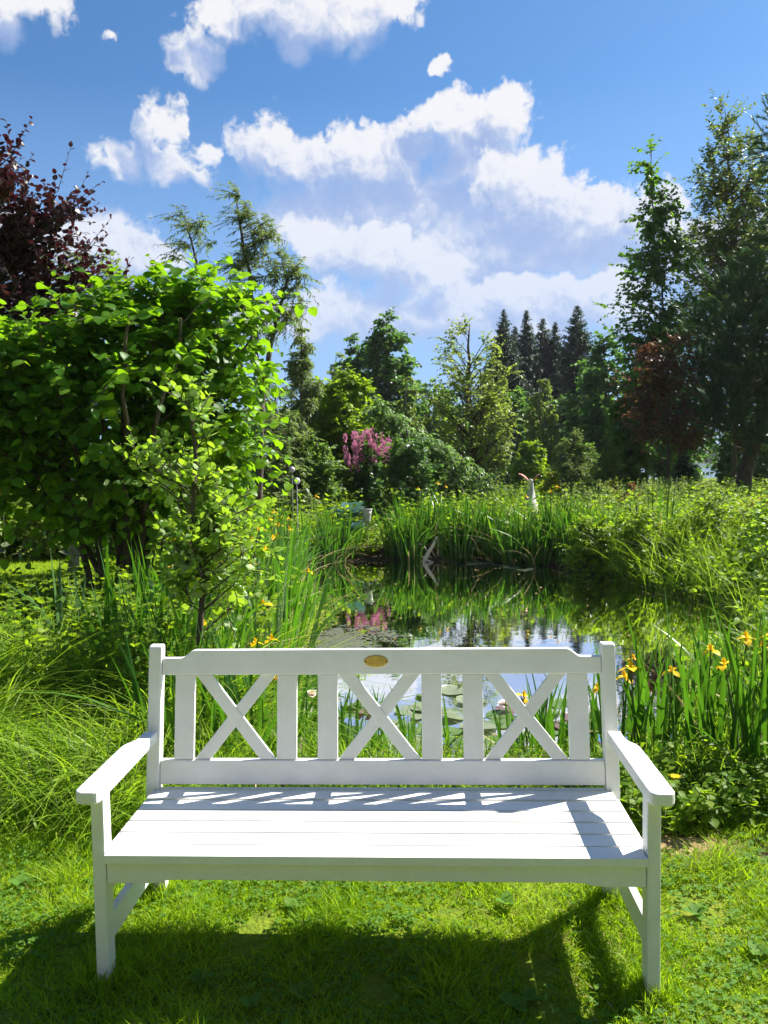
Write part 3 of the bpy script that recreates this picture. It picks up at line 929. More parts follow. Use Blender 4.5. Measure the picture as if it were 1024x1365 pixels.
    lobes = [q(955, 175, 0.511, 0.511, 1.07), q(945, 235, 0.767, 0.767, 0.895), q(1000, 235, 1.07, 1.02, 1.28), q(965, 310, 1.92, 1.54, 1.54), q(1030, 300, 1.54, 1.54, 1.8), q(950, 420, 1.8, 1.8, 1.54), q(1010, 440, 2.3, 2.05, 2.05), q(940, 360, 1.02, 1.28, 1.02), q(1060, 520, 2.3, 2.05, 1.8), q(960, 530, 1.54, 1.54, 1.02)]
    C, out = ellipsoid_points(R, lobes, 420, .45)
    tree('bronze_tree', 'tall tree with bronze and green leaves, its trunk behind the pine', 'tree', b, 27, [(0, 0, 0), (0, 0, 5), (-.05, 0, 11.), (-.45, 0, zat(150, Y))], C, out,
         M['bronze'], M['bark'], L2, .20, 5, 1.2, 13, up=.6, droop=.1, lift=1., spread=.6, r0=.10, limb=.25, hang=.2, ntilt=.8)
    pine(R)
    # --- small red maple
    Y = 26.
    b = base_at(889, Y)
    bx = b[0]
    q = lambda px, py, rx, ry, rz, dy=0: (xat(px, Y, py) - bx, dy, zat(py, Y, px), rx, ry, rz)
    lobes = [q(885, 545, 0.919, 0.985, 0.656), q(862, 512, 0.656, 0.766, 0.656), q(900, 500, 0.7, 0.766, 0.656), q(915, 570, 0.548, 0.766, 0.349), q(850, 565, 0.481, 0.656, 0.307), q(858, 475, 0.262, 0.438, 0.438), q(905, 465, 0.329, 0.438, 0.438)]
    C, out = ellipsoid_points(R, lobes, 100, .5)
    tree('red_maple', 'small maple with dark red and bronze leaves on a thin bare trunk', 'tree', b, 28, [(0, 0, 0), (.01, 0, 1.4), (0, 0, 2.8), (0, 0, zat(480, Y))], C, out,
         M['maple_red'], M['bark'], L2W, .145, 5, .75, 9, up=.25, droop=.2, lift=.7, r0=.045, hang=.3)


def pine(R):
    """five-needle garden pine: long soft needles in brushes at the shoot ends"""
    Y = 27.
    b = base_at(1006, Y)
    bx = b[0]
    E = empty('garden_pine', b, 0, 'dark pine with soft long needles and a leaning trunk by the right bank', 'tree')
    q = lambda px, py, rx, ry, rz, dy=0: (xat(px, Y, py) - bx, dy, zat(py, Y, px), rx, ry, rz)
    lobes = [q(1010, 460, 1.25, 1.39, 1.39), q(985, 520, 1.39, 1.39, 1.12), q(950, 550, 1.17, 1.12, 0.39), q(1050, 480, 1.94, 1.94, 2.23), q(1035, 370, 1.12, 1.12, 1.25), q(985, 390, 0.836, 0.836, 0.558), q(1000, 575, 1.67, 1.67, 0.558), q(930, 500, 0.558, 0.836, 0.278), q(960, 440, 0.836, 0.836, 0.335), q(1060, 300, 0.975, 0.975, 1.39), q(1075, 180, 0.697, 0.697, 1.39), q(1044, 190, 0.446, 0.558, 1.39)]
    C, out = ellipsoid_points(R, lobes, 320, .4)
    tk, nd_ = MB(), MB()
    trunk = np.array([(-.5, 0, -.05), (-.35, 0, 1.2), (.25, 0, 3.2), (.8, 0, 6.5), (1.2, 0, 10.5), (1.35, 0, zat(180, Y))])
    tube(tk, trunk, [.32, .25, .21, .17, .1, .03], 9)
    for i in range(len(C)):
        c = C[i]
        zt = np.clip(c[2] - .25 * np.hypot(c[0] - .5, c[1]), 1.4, trunk[-1, 2])
        a = np.array([np.interp(zt, trunk[:, 2], trunk[:, k]) for k in range(3)])
        t = np.linspace(0, 1, 5)[:, None]
        p = (1 - t) * a + t * c + np.array([0, 0, -.1]) * np.sin(PI * t)
        tube(tk, p, np.linspace(.02, .005, 5), 4)
    # shoots: short upturned brushes round each branch end
    m = 7
    ci = np.repeat(np.arange(len(C)), m)
    N = len(ci)
    P0 = C[ci] + R.normal(size=(N, 3)) * .25
    D = nrm(out[ci] * .7 + R.normal(size=(N, 3)) * .45 + np.array([0, 0, .45]))
    L = R.uniform(.4, .95, N)
    tw = P0[:, None] + D[:, None] * np.linspace(0, 1, 3)[None, :, None] * L[:, None, None]
    thin_tubes(tk, tw, .004, .002)
    k = 80
    s = R.uniform(.1, 1, (N, k))
    P = P0[:, None] + D[:, None] * (s * L[:, None])[..., None]
    dd = nrm(D[:, None] * (1.1 + .7 * s[..., None]) + nrm(R.normal(size=(N, k, 3))) * .75)
    ln = R.uniform(.16, .25, N * k)
    NT = T([(-.045, 0, 0), (.045, 0, 0), (0, 1, -.06)], [(0, 1, 2)])
    ti = np.clip(.45 + .25 * R.normal(size=(N, 1)) + .15 * R.normal(size=(N, k)), 0, 1)
    leaves(nd_, P.reshape(-1, 3), dd.reshape(-1, 3), R.normal(size=(N * k, 3)), ln, NT, ti.reshape(-1))
    tk.build('trunk', M['bark'], E)
    nd_.build('crown', M['needle'], E)


def spruce_meshes(seed, H=16., rb=1.9):
    R = np.random.default_rng(seed)
    tk, cr = MB(), MB()
    tube(tk, [(0, 0, -.1), (.04, .02, H * .5), (0, 0, H)], [.2, .12, .01], 6)
    z = 1.2
    P, D, SZ, A0 = [], [], [], []
    while z < H - .1:
        f = 1 - z / H
        n = 7 if f > .1 else 5
        for i in range(n):
            a = R.uniform(0, 2 * PI)
            L = rb * (f ** .85) * R.uniform(.55, 1.15) + .06
            d = np.array([math.cos(a), math.sin(a), 0])
            m = max(4, int(L * 12))
            s = np.linspace(.12, 1, m)
            dr = -.38 * f - .05
            p = np.array([0, 0, z]) + d * (s * L)[:, None] + np.array([0, 0, 1]) * (L * (dr * s + .32 * s ** 2.2))[:, None]
            tube(tk, p[:: max(1, m // 3)], np.linspace(.03, .008, len(p[:: max(1, m // 3)])), 3)
            for sd in (-1, 1, 0):
                side = np.array([-d[1], d[0], 0]) * sd
                P.append(p + R.normal(size=p.shape) * .03)
                D.append(nrm(d * .7 + side * .8 + np.array([0, 0, -.35 - .5 * R.uniform()]) + R.normal(size=p.shape) * .25))
                SZ.append((.14 + .7 * f ** .7) * R.uniform(.7, 1.25, m) * (1.1 - .4 * s))
        z += .24 * (.5 + .6 * f) * R.uniform(.8, 1.2)
    P, D, SZ = np.concatenate(P), np.concatenate(D), np.concatenate(SZ)
    tm = T([(0, 0, 0), (.16, .25, .03), (.10, .7, .0), (0, 1, -.1), (-.10, .7, 0), (-.16, .25, .03)], [(0, 1, 5), (1, 2, 4), (1, 4, 5), (2, 3, 4)])
    leaves(cr, P, D, np.array([0, 0, 1.]) + R.normal(size=P.shape) * .5, SZ, tm, R.uniform(0, 1, len(P)))
    return tk.mesh('trunk', M['bark']), cr.mesh('crown', M['spruce'])


def far_trees():
    R = np.random.default_rng(31)
    # spruces above the wood
    v = [spruce_meshes(5, 16., 4.6), spruce_meshes(6, 16., 3.8), spruce_meshes(9, 16., 5.)]
    sp = [(677, 411, 72, 0, 'leftmost of the tall dark spruces, rising behind a pale birch'), (706, 411, 74, 1, 'second tall dark spruce from the left, its top level with the first'),
          (722, 424, 77, 2, 'slightly shorter dark spruce squeezed between its two neighbours'), (741, 426, 75, 1, 'narrow dark spruce just left of the isolated pointed spruce'),
          (770, 406, 70, 2, 'pointed dark spruce standing apart at the right end of the row of spruces'), (692, 432, 80, 1, 'low dark spruce top showing in the gap of the two tallest spruces'),
          (660, 462, 78, 0, 'lowest dark spruce of the row, left of all its neighbours'), (755, 470, 82, 1, 'small dark spruce low behind the isolated pointed spruce')]
    for px, py, Y, k, lab in sp:
        b = base_at(px, Y)
        h = zat(py, Y, px) - b[2]
        E = empty('spruce_tree', b, R.uniform(0, 6), lab, 'tree', 'dark spruces behind the garden')
        wd = R.uniform(.85, 1.3)
        E.scale = (h / 16 * wd, h / 16 * wd, h / 16)
        E.rotation_euler.x, E.rotation_euler.y = R.normal() * .015, R.normal() * .015
        link('trunk', v[k][0], E)
        link('crown', v[k][1], E)

    def prof_tree(name, lab, px, top, Y, half, mat, seed, ncl, low=.12, tm=L2W, size=.2, shape='oval', bark='bark', tw=6, nl=9, tl=None, r0=None, droop=.3, up=.3, hang=.3, group=None, wind=(0, 0), cat='tree', lift=.8, base_y=None):
        b = base_at(px, Y)
        H = zat(top, Y, px) - b[2]
        r = half / F * Y
        sh = {'oval': [(low, .35), (.3, .85), (.5, 1), (.7, .85), (.88, .5), (.985, .08)],
              'cone': [(low, .8), (.25, 1), (.45, .85), (.65, .6), (.85, .3), (.985, .04)],
              'round': [(low, .6), (.3, .95), (.55, 1), (.8, .75), (.95, .35), (1, .1)],
              'flame': [(low, .7), (.3, 1), (.55, .9), (.75, .6), (.9, .28), (.99, .05)],
              'mound': [(low, .95), (.2, 1.), (.5, .92), (.75, .7), (.92, .4), (1, .15)]}[shape]
        Rr = np.random.default_rng(seed)
        C, o = profile_points(Rr, [(a * H, w * r) for a, w in sh], ncl, .5)
        return tree(name, lab, cat, b, seed, [(0, 0, 0), (.01 * H, 0, .35 * H), (-.01 * H, 0, .7 * H), (0, 0, .95 * H)], C, o, M[mat], M[bark], tm, size, tw, tl or r * .42, nl,
                    up=up, droop=droop, hang=hang, r0=r0 or .012 * H + .02, limb=.22, group=group, wind=wind, twig_tubes=Y < 30, sides=6, lift=lift)

    # left half of the background
    prof_tree('grey_willow', 'grey-green narrow tree just right of the feathery tree', 408, 425, 24, 30, 'willow', 41, 90, .1, LANCE, .19, 'oval', nl=14, droop=.5, wind=(-.15, 0))
    prof_tree('grey_willow', 'low grey-green bushy tree behind the round-leaved shrub, at its right shoulder', 372, 500, 22, 45, 'willow', 42, 110, .05, LANCE, .17, 'round', nl=13, droop=.4)
    prof_tree('alder_tree', 'tall dark green tree with a broad top behind the bright maple', 522, 415, 48, 44, 'dark', 43, 170, .12, L2W, .33, 'oval')
    prof_tree('alder_tree', 'dark green tree a little shorter, left of the tall dark green tree', 482, 442, 50, 34, 'dark', 44, 130, .1, L2W, .33, 'oval')
    prof_tree('birch_tree', 'pale hanging birch in front of the tall dark green tree', 545, 490, 43, 24, 'birch', 45, 90, .06, L2, .26, 'flame', 'bark_pale', droop=.9, hang=.9)
    prof_tree('birch_tree', 'hazy grey-green birch between the grey willow and the dark alders', 452, 462, 55, 26, 'birch', 46, 80, .08, L2, .3, 'oval', 'bark_pale', droop=.7)
    prof_tree('garden_maple', 'bright green bushy maple left of the pink lilac', 462, 490, 25, 52, 'bright', 47, 190, .08, L2W, .19, 'round')
    prof_tree('young_lime', 'airy light green young tree with a straight dark trunk beyond the far bank', 628, 418, 27, 64, 'young', 48, 115, .26, L2W, .12, 'oval', nl=9, r0=.13, up=.45, lift=1.1)
    prof_tree('birch_tree', 'pale brownish birch in front of the leftmost spruce', 660, 452, 58, 24, 'birch', 49, 90, .08, L2, .3, 'flame', 'bark_pale', droop=.7)
    prof_tree('birch_tree', 'pale hanging birch in front of the middle spruces', 722, 490, 50, 26, 'birch', 50, 110, .06, L2, .27, 'flame', 'bark_pale', droop=.9, hang=.9)
    prof_tree('aspen_tree', 'broad mid green tree right of the spruces', 808, 445, 46, 36, 'dark', 51, 150, .1, L2W, .3, 'oval')
    prof_tree('aspen_tree', 'rounded dark green tree below the isolated pointed spruce', 780, 480, 52, 34, 'dark', 52, 140, .06, L2W, .3, 'round')
    prof_tree('aspen_tree', 'bright mid green tree left of the red maple', 838, 500, 30, 30, 'mid', 53, 110, .06, L2W, .22, 'oval')
    prof_tree('young_larch', 'small pale feathery conifer in the meadow right of the bird-shaped ornament', 765, 568, 27, 34, 'willow', 54, 90, .04, LANCE, .15, 'cone', nl=12, droop=.2)
    prof_tree('young_larch', 'small light green feathery conifer left of the red maple', 808, 582, 25, 30, 'birch', 55, 90, .04, LANCE, .14, 'cone', nl=12, droop=.2)
    prof_tree('young_larch', 'thin dark young conifer between the two feathery ones', 787, 590, 34, 20, 'mid', 75, 60, .04, LANCE, .15, 'cone', nl=12, droop=.2)
    # wall of wood behind, tree by tree
    wood = [(575, 500, 60, 'mid', 'mid green tree behind the airy young tree, on its left'), (600, 520, 64, 'dark', 'dark green tree deep behind the airy young tree'), (690, 520, 62, 'dark', 'dark leafy tree at the foot of the tall spruces, left end'),
            (745, 520, 66, 'dark', 'dark leafy tree at the foot of the tall spruces, right end'), (430, 520, 58, 'mid', 'mid green tree behind the bright maple'), (860, 470, 58, 'dark', 'dark green tree half hidden by the slim hornbeam'),
            (390, 540, 55, 'mid', 'mid green tree low behind the grey willows'), (640, 540, 70, 'mid', 'far mid green tree seen through the airy young tree'), (515, 530, 60, 'dark', 'dark tree seen low behind the pink lilac'),
            (330, 530, 50, 'mid', 'mid green tree behind the feathery tree'), (260, 520, 45, 'dark', 'dark green tree behind the round-leaved shrub, middle'), (180, 500, 42, 'mid', 'mid green tree behind the round-leaved shrub, left'),
            (90, 480, 40, 'dark', 'dark green tree behind the purple-leaved tree'), (10, 500, 38, 'mid', 'mid green tree behind the lawn at the left edge'), (985, 560, 40, 'dark', 'dark green tree behind the pine'), (1040, 500, 40, 'mid', 'mid green tree beyond the right bank, behind the pine'),
            (708, 590, 42, 'bright', 'light green bushy tree behind the bird-shaped ornament'), (900, 560, 45, 'dark', 'dark bushy tree behind the red maple')]
    for i, (px, py, Y, m, lab) in enumerate(wood):
        prof_tree('woodland_tree', lab, px, py, Y, 34 if i != 16 else 26, m, 80 + i, 110, .03, L2W, .0062 * Y, 'round', nl=8, group='trees of the wood behind the garden')
    # far shore of the lake as one mass
    mb = MB()
    for i in range(260):
        x = R.uniform(40, 330)
        y = 425 + R.uniform(0, 15)
        h = R.uniform(7, 13)
        n = 60
        u = nrm(R.normal(size=(n, 3)))
        P = np.array([x, y, h * .5]) + u * np.array([2.5, 2.5, h * .5]) * R.uniform(.5, 1, (n, 1))
        leaves(mb, P, R.normal(size=(n, 3)), R.normal(size=(n, 3)), 2.6, L2W, R.uniform(0, 1, n))
    tag(mb.build('far_wood', M['dark']), kind='stuff')

    # shrubs of the garden beyond the pond
    S_ = lambda name, lab, px, top, Y, half, mat, seed, ncl, **k: prof_tree(name, lab, px, top, Y, half, mat, seed, ncl, cat='shrub', **k)
    S_('lilac_bush', 'bush with clusters of pink lilac blossom beyond the pond', 492, 592, 23.5, 26, 'dark', 61, 80, low=.05, size=.12, shape='mound')
    lilac = bpy.data.objects.get('lilac_bush')
    b = np.array(lilac.location)
    mb = MB()
    n = 50
    H = zat(574, 23.5, 495)
    P0 = np.stack([xat(495, 23.5) - b[0] + .36 * R.normal(size=n), R.uniform(-.6, .1, n), H * R.uniform(.60, 1.0, n)], -1)
    for p in P0:
        k = 80
        u = nrm(R.normal(size=(k, 3)))
        q = p + u * np.array([.055, .055, .12]) * R.uniform(.4, 1, (k, 1))
        leaves(mb, q, u, R.normal(size=(k, 3)), .05, L2W, R.uniform(0, 1, k))
    mb.build('blossom', M['lilac'], lilac)
    S_('dark_round_shrub', 'dark rounded shrub right of the pink lilac, by the far bank', 545, 565, 20.5, 44, 'dark', 62, 150, low=.02, size=.10, shape='mound', tm=L2W)
    # arching pale-leaved branches over it
    Y = 21.5
    b = base_at(570, Y)
    lobes = []
    for t in np.linspace(0, 1, 9):
        px, py = 505 + 110 * t, 545 + 75 * t + 10 * math.sin(t * 5)
        lobes.append((xat(px, Y, py) - b[0], 0, zat(py, Y, px), .34, .4, .22))
    lobes += [(xat(600, Y) - b[0], 0, zat(630, Y), .8, .6, .4), (xat(650, Y) - b[0], 0, zat(645, Y), .6, .5, .25)]
    C, o = ellipsoid_points(R, lobes, 130, .4)
    tree('arching_shrub', 'pale-edged arching shrub sloping down to the right over the dark rounded shrub', 'shrub', b, 63, [(0, 0, 0), (-.3, 0, 1.2), (-1., 0, zat(560, Y))], C, o, M['variegated'], M['bark'], L2, .13, 6, .5, 9, droop=.7, up=.2, r0=.05, hang=.5, wind=(.35, 0))
    S_('green_bush', 'mid green low bush left of the pink lilac', 425, 585, 22, 40, 'mid', 64, 110, low=.03, size=.11, shape='mound')
    S_('green_bush', 'greyish low bush behind the left irises, right of the sapling', 385, 590, 19, 34, 'willow', 65, 90, low=.03, size=.1, shape='mound')
    S_('yellow_shrub', 'small yellow-green mounded shrub right of the bird-shaped ornament', 736, 626, 24, 17, 'yellowshrub', 66, 60, low=.03, size=.09, shape='mound')
    S_('rusty_shrub', 'low rust-red and orange shrub left of the red maple', 843, 643, 20, 20, 'redshrub', 67, 50, low=.03, size=.09, shape='mound')
    S_('golden_shrub', 'yellow flowering low shrub beside the rust-red one', 818, 640, 20.6, 24, 'yellowshrub', 68, 50, low=.03, size=.08, shape='mound')
    S_('blue_shrub', 'grey-blue low shrub behind the thin trunk of the red maple', 912, 600, 30, 14, 'spruce', 69, 50, low=.03, size=.12, shape='mound')
    # left garden border behind the lawn
    S_('border_shrub', 'green border shrub behind the left lawn, at the picture edge', 8, 628, 15.5, 60, 'bright', 70, 130, low=.02, size=.10, shape='mound')
    S_('border_shrub', 'pale green border shrub behind the left lawn, beside the dark stems', 75, 660, 15.2, 48, 'young', 71, 110, low=.02, size=.09, shape='mound')
    S_('border_shrub', 'green border shrub behind the dark stems of the round-leaved shrub', 180, 640, 15.8, 60, 'mid', 72, 110, low=.02, size=.1, shape='mound')
    S_('border_shrub', 'light green shrub behind the sapling, above the left irises', 300, 632, 15.5, 50, 'bright', 73, 110, low=.02, size=.1, shape='mound')
    # right bank, leafy shrubs leaning over the water
    rb = [(790, 690, 13.6, 30, 'bright', 'leafy light green shrub at the left end of the right bank'), (850, 668, 13., 45, 'bright', 'broad light green dogwood behind the water, right of the reeds'), (925, 690, 12.6, 46, 'bright', 'dense dogwood standing at the right corner of the pond'),
          (960, 672, 12.4, 50, 'bright', 'light green dogwood behind the dark overhanging one'), (1030, 690, 10.8, 50, 'weed', 'dark green dogwood at the right edge above the water'), (1020, 745, 9.4, 50, 'weed', 'low blue-green bush at the right edge, nearest the bronze reflections'), (872, 735, 13., 30, 'variegated', 'pale-edged low dogwood dipping into the pond'), (1035, 655, 12, 45, 'yellowshrub', 'yellow-green shrub at the right edge under the pine')]
    for i, (px, top, Y, half, m, lab) in enumerate(rb):
        S_('dogwood_shrub', lab, px, top, Y, half, m, 110 + i, 100, low=.04, size=.085, tm=OV if Y < 12 else L2, shape='mound', tw=5, nl=8, up=.5, bark='stem', group='shrubs along the right bank', r0=.02, tl=.36)
    # a whitish-leaved spray reaching in from the right
    Y = 7.6
    b = base_at(1046, Y)
    lobes = [(xat(1015, Y, 735) - b[0], 0, zat(735, Y, 1015) - b[2], .2, .2, .1), (xat(1035, Y, 700) - b[0], 0, zat(700, Y, 1035) - b[2], .25, .2, .2), (.05, 0, .7, .3, .3, .3)]
    C, o = ellipsoid_points(R, lobes, 30, .3)
    tree('pale_leaved_shrub', 'small shrub with pale whitish leaves reaching in at the right edge', 'shrub', b, 74, [(0, 0, 0), (0, 0, 1.), (-.1, 0, 1.3)], C, o, M['sapling'], M['stem'], OV, .06, 4, .3, 8, up=.5, r0=.014)


# ------------------------------------------------------------------ irises
def iris_leaf_mesh(seed, n, H, spread, w, mat):
    R = np.random.default_rng(seed)
    mb = MB()
    a = R.uniform(0, 2 * PI, n)
    r = spread * np.sqrt(R.uniform(0, 1, n))
    base = np.stack([r * np.cos(a), r * np.sin(a), np.full(n, -.06)], -1)
    L = H * R.uniform(.62, 1.1, n) * (1 if H > 1 else 1.08)
    bend = np.where(R.uniform(0, 1, n) < .22, R.uniform(.3, .9, n), R.uniform(0, .16, n))
    blades(mb, base, a + R.normal(size=n) * .6, L, w * R.uniform(.7, 1.2, n), R.uniform(.02, .20, n), bend, 8, np.clip(R.normal(.5, .25, n), 0, 1), .3, face=R.uniform(0, PI, n), taper=2.6)
    m = max(1, n // 9)  # a few withered leaves
    blades(mb, base[:m] * 1.2, a[:m], L[:m] * .75, w * .55, R.uniform(.2, .6, m), R.uniform(.3, 1.1, m), 8, R.uniform(0, 1, m), .3, face=R.uniform(0, PI, m), taper=2.6, mat=1)
    return mb.mesh('leaves', [mat, M['dry']])


def iris_flower_mesh(seed, s=.06):
    R = np.random.default_rng(seed)
    mb = MB()
    for i in range(3):
        a = i * 2 * PI / 3 + R.normal() * .15
        d = np.array([[math.cos(a), math.sin(a), .35 + .2 * R.normal()]])
        leaves(mb, np.zeros((1, 3)), d, np.array([[0, 0, 1.]]), s * R.uniform(.85, 1.1), PET, R.uniform(.2, .7))
        a += PI / 3
        leaves(mb, np.zeros((1, 3)), np.array([[.45 * math.cos(a), .45 * math.sin(a), 1.]]), np.array([[math.cos(a), math.sin(a), .2]]), s * .6, PET, R.uniform(.5, 1))
        leaves(mb, np.zeros((1, 3)), np.array([[math.cos(a + PI / 3), math.sin(a + PI / 3), .6]]), np.array([[0, 0, 1.]]), s * .5, OV, .9)
    return mb.mesh('flower', M['yellow'])


def stem_mesh(H, seed):
    R = np.random.default_rng(seed)
    mb = MB()
    dx, dy = R.normal(size=2) * .07
    tube(mb, [(0, 0, -.05), (dx * .3, dy * .3, H * .5), (dx, dy, H)], [.006, .005, .004], 5)
    # bud sheaths
    for z in (.7, .86):
        leaves(mb, np.array([[dx * z, dy * z, H * z]]), np.array([[R.normal() * .3, R.normal() * .3, 1.]]), np.array([[1., 0, 0]]), .09, LANCE, .6)
    return mb.mesh('stem', M['stem']), (dx, dy, H)


def irises():
    R = np.random.default_rng(77)
    leafv = {'near': [iris_leaf_mesh(200 + i, 13, .9, .13, .036, M['iris']) for i in range(5)],
             'low': [iris_leaf_mesh(240 + i, 12, .74, .13, .028, M['iris']) for i in range(4)],
             'blue': [iris_leaf_mesh(210 + i, 9, .85, .13, .04, M['iris_blue']) for i in range(2)],
             'far': [iris_leaf_mesh(220 + i, 28, 1.28, .24, .042, M['iris']) for i in range(5)],
             'left': [iris_leaf_mesh(230 + i, 18, 1.18, .2, .044, M['iris']) for i in range(5)]}
    fl = [iris_flower_mesh(300 + i) for i in range(4)]
    stems = {h: [stem_mesh(h, 320 + int(h * 10) + i) for i in range(3)] for h in (.55, .62, .7, .8, .95, 1.1, 1.3)}
    GR = 'yellow irises round the pond'

    def clump(kind, x, y, sc, label, flowers=(), dz=0., cat='iris'):
        z = max(float(gz(np.array([x]), np.array([y]))[0]), -.45)
        E = empty('iris_clump', (x, y, z + dz), R.uniform(0, 2 * PI), label, cat, GR)
        k = leafv[kind][R.integers(len(leafv[kind]))]
        o = link('leaves', k, E)
        o.scale = (1, 1, sc)
        for h in flowers:
            st, tip = stems[h][R.integers(3)]
            a = R.uniform(0, 2 * PI)
            off = (.1 * math.cos(a), .1 * math.sin(a), 0)
            s = link('stem', st, E, off)
            f = link('flower', fl[R.integers(4)], E, (off[0] + tip[0], off[1] + tip[1], tip[2]), R.uniform(0, 6))
            f.rotation_euler.x = R.normal() * .2
            sc_ = R.uniform(.85, 1.2)
            f.scale = (sc_, sc_, sc_)
        return E

    # beside the bench on the right, in the foreground
    near = [(826, 4.35, .82, (.62,), 'iris clump with one drooping yellow flower just right of the bench back post'), (868, 4.5, 1.0, (.62,), 'tall iris clump with one yellow flower, second to the right of the bench'), (902, 4.3, 1.05, (), 'tall flowerless iris clump with one blade bent over, above the right armrest'),
            (935, 4.6, .95, (.7,), 'iris clump with one high yellow flower right of the bent blade'), (960, 4.15, 1.05, (), 'iris clump with broad upright leaves above the muddy bank'), (990, 4.5, .95, (.7,), 'iris clump with one high yellow flower near the right edge'),
            (1016, 4.1, 1.1, (.62,), 'iris clump with long pale leaves at the right edge'), (1045, 4.5, 1., (.7,), 'outermost iris clump at the right edge of the near bank'), (846, 4.9, .85, (.7, .62), 'iris clump with two yellow flowers above the bench back post'), (1090, 4.2, 1.1, (.62,), 'iris clump beyond the long pale leaves on the near right bank'), (925, 4.95, .85, (), 'flowerless iris clump at the water right of the bench'),
            (975, 5.1, .9, (.7,), 'iris clump with a yellow flower standing in the mud at the water')]
    for px, Y, s, f, lab in near:
        clump('near', xat(px, Y, 900), Y, s, lab, f)
    # behind the bench back, seen through the crosses
    beh = [(225, 4.6, .9, (), 'iris clump behind the left back post of the bench'), (262, 4.4, .95, (), 'iris clump behind the outermost left slat'), (300, 4.7, 1., (.7,), 'dense iris clump behind the left cross, with one flower above the rail'), (335, 4.4, .95, (), 'dense iris clump behind the lower half of the left cross'),
           (365, 4.75, 1., (), 'iris clump behind the second slat from the left'), (405, 4.6, .85, (), 'iris clump in the narrow gap left of the middle cross'), (448, 4.5, .8, (), 'low iris clump behind the third slat from the left'), (480, 4.75, .85, (), 'iris clump behind the left half of the middle cross'),
           (535, 4.9, .8, (), 'iris clump of few leaves behind the right half of the middle cross'), (600, 4.75, .7, (), 'short iris clump in the gap between the two right middle slats'), (715, 4.6, .8, (.55,), 'iris clump with a low flower behind the right cross'), (742, 4.9, .8, (.7,), 'iris clump behind the upper right of the right cross'),
           (690, 5., .65, (), 'short iris clump at the water behind the right cross'), (790, 4.6, .85, (.55,), 'iris clump with a low flower in the gap beside the right back post'), (270, 5.1, 1.05, (.7,), 'iris clump rising above the left end of the top rail'), (320, 5.3, 1.1, (.8,), 'iris clump with a yellow flower above the top rail, over the left cross'), (385, 5.2, .95, (.62, .7), 'iris clump with two low yellow flowers touching the top rail')]
    for px, Y, s, f, lab in beh:
        clump('low' if px > 395 else 'near', xat(px, Y, 900), Y, s, lab, f)
    for px, Y, sc_, lab in ((205, 5.6, 1.05, 'upright iris clump over the bench back post, leftmost of its row'), (222, 6.2, 1.15, 'tall iris clump left of the sapling stem'), (243, 5.3, 1.1, 'dense upright iris clump just before the sapling stem'), (272, 5.9, 1.2, 'tall iris clump right behind the sapling stem'), (296, 5.5, 1.15, 'tall upright iris clump right of the sapling stem'),
                            (318, 6.3, 1.2, 'tall iris clump between the sapling and the leaning irises'), (340, 5.8, 1.1, 'upright iris clump above the second bench slat'), (362, 6.6, 1.15, 'iris clump with blades fanning towards the water')):
        clump('near', xat(px, Y, 860), Y, sc_, lab, (.8,) if px in (272, 340) else ())
    for px, Y, sc_, lab in ((432, 5.0, .9, 'iris clump at the water in the gap between the second and third slats'), (470, 4.55, .95, 'iris clump with crossing leaves behind the upper left arm of the middle cross'), (556, 4.7, .8, 'iris clump just left of the fourth slat, before the pads'),
                            (665, 4.75, .75, 'iris clump behind the left arm of the right cross'), (728, 4.45, .9, 'dense iris clump behind the centre of the right cross'), (760, 5.05, .9, 'iris clump at the water behind the rightmost slat'), (805, 4.9, .95, 'iris clump close behind the right back post')):
        clump('low', xat(px, Y, 900), Y, sc_, lab)
    # left bank, a long bed running away along the water
    n = 0
    for t in np.linspace(0, 1, 40):
        Y = 5.6 + 9.2 * t + R.uniform(-.2, .2)
        xe = np.interp(Y, [5.6, 8.1, 10, 12, 14, 15.2], [-1.2, -1.05, -1.08, -1.35, -1.6, -1.5])
        x = xe - R.uniform(0, 1.0 if Y > 7 else .8) * (1.1 if Y > 9 else 1)
        z = 'before the sapling' if Y < 7.4 else 'beside the sapling' if Y < 10 else 'beyond the sapling' if Y < 12.6 else 'at its far end'
        f = [(), (1.1,), (.95,), (.95, 1.1)][R.integers(4)] if Y > 6 else ()
        w = ['no flower', 'one yellow flower', 'two yellow flowers'][len(f)]
        clump('left', x, Y, R.uniform(.8, 1.1), f'iris clump with {w} in the left bank bed, {z}', f)
    # leaning blades over the water
    for Y, lab in ((7.0, 'lower'), (7.9, 'upper')):
        E = clump('left', -.98, Y, 1.05, f'iris clump leaning out over the water from the left bank, the {lab} of two', (.95,))
        E.rotation_euler.y = .28
    # far bank
    far = []
    for t in np.linspace(0, 1, 58):
        px = 425 + 395 * t + R.uniform(-5, 5)
        if 466 < px < 524:
            continue
        far.append((px, R.uniform(0, 1)))
    for px, u in far:
        Y = np.interp(px, [425, 500, 620, 720, 820], [15.35, 16., 15.65, 14.75, 13.9]) + u * .9
        w = 'left of the driftwood' if px < 560 else 'just right of the driftwood' if px < 650 else 'above the lily pads' if px < 730 else 'beside the dogwoods'
        f = [(), (), (), (), (), (1.3,)][R.integers(6)]
        clump('far', xat(px, Y, 740), Y, R.uniform(.6, 1.08), f"tall iris clump {'with a yellow flower ' if f else ''}on the far bank, {w}", f)
    # bluish broad-leaved irises at left
    for px, Y, s, lab in ((95, 6.4, 1.15, 'bluish broad-leaved iris clump before the left lawn, the taller of two'), (122, 6.6, .95, 'bluish broad-leaved iris clump before the left lawn, the shorter of two'), (205, 6.2, .9, 'bluish iris clump with drooping leaves beside the pale fern')):
        clump('blue', xat(px, Y, 800), Y, s, lab)
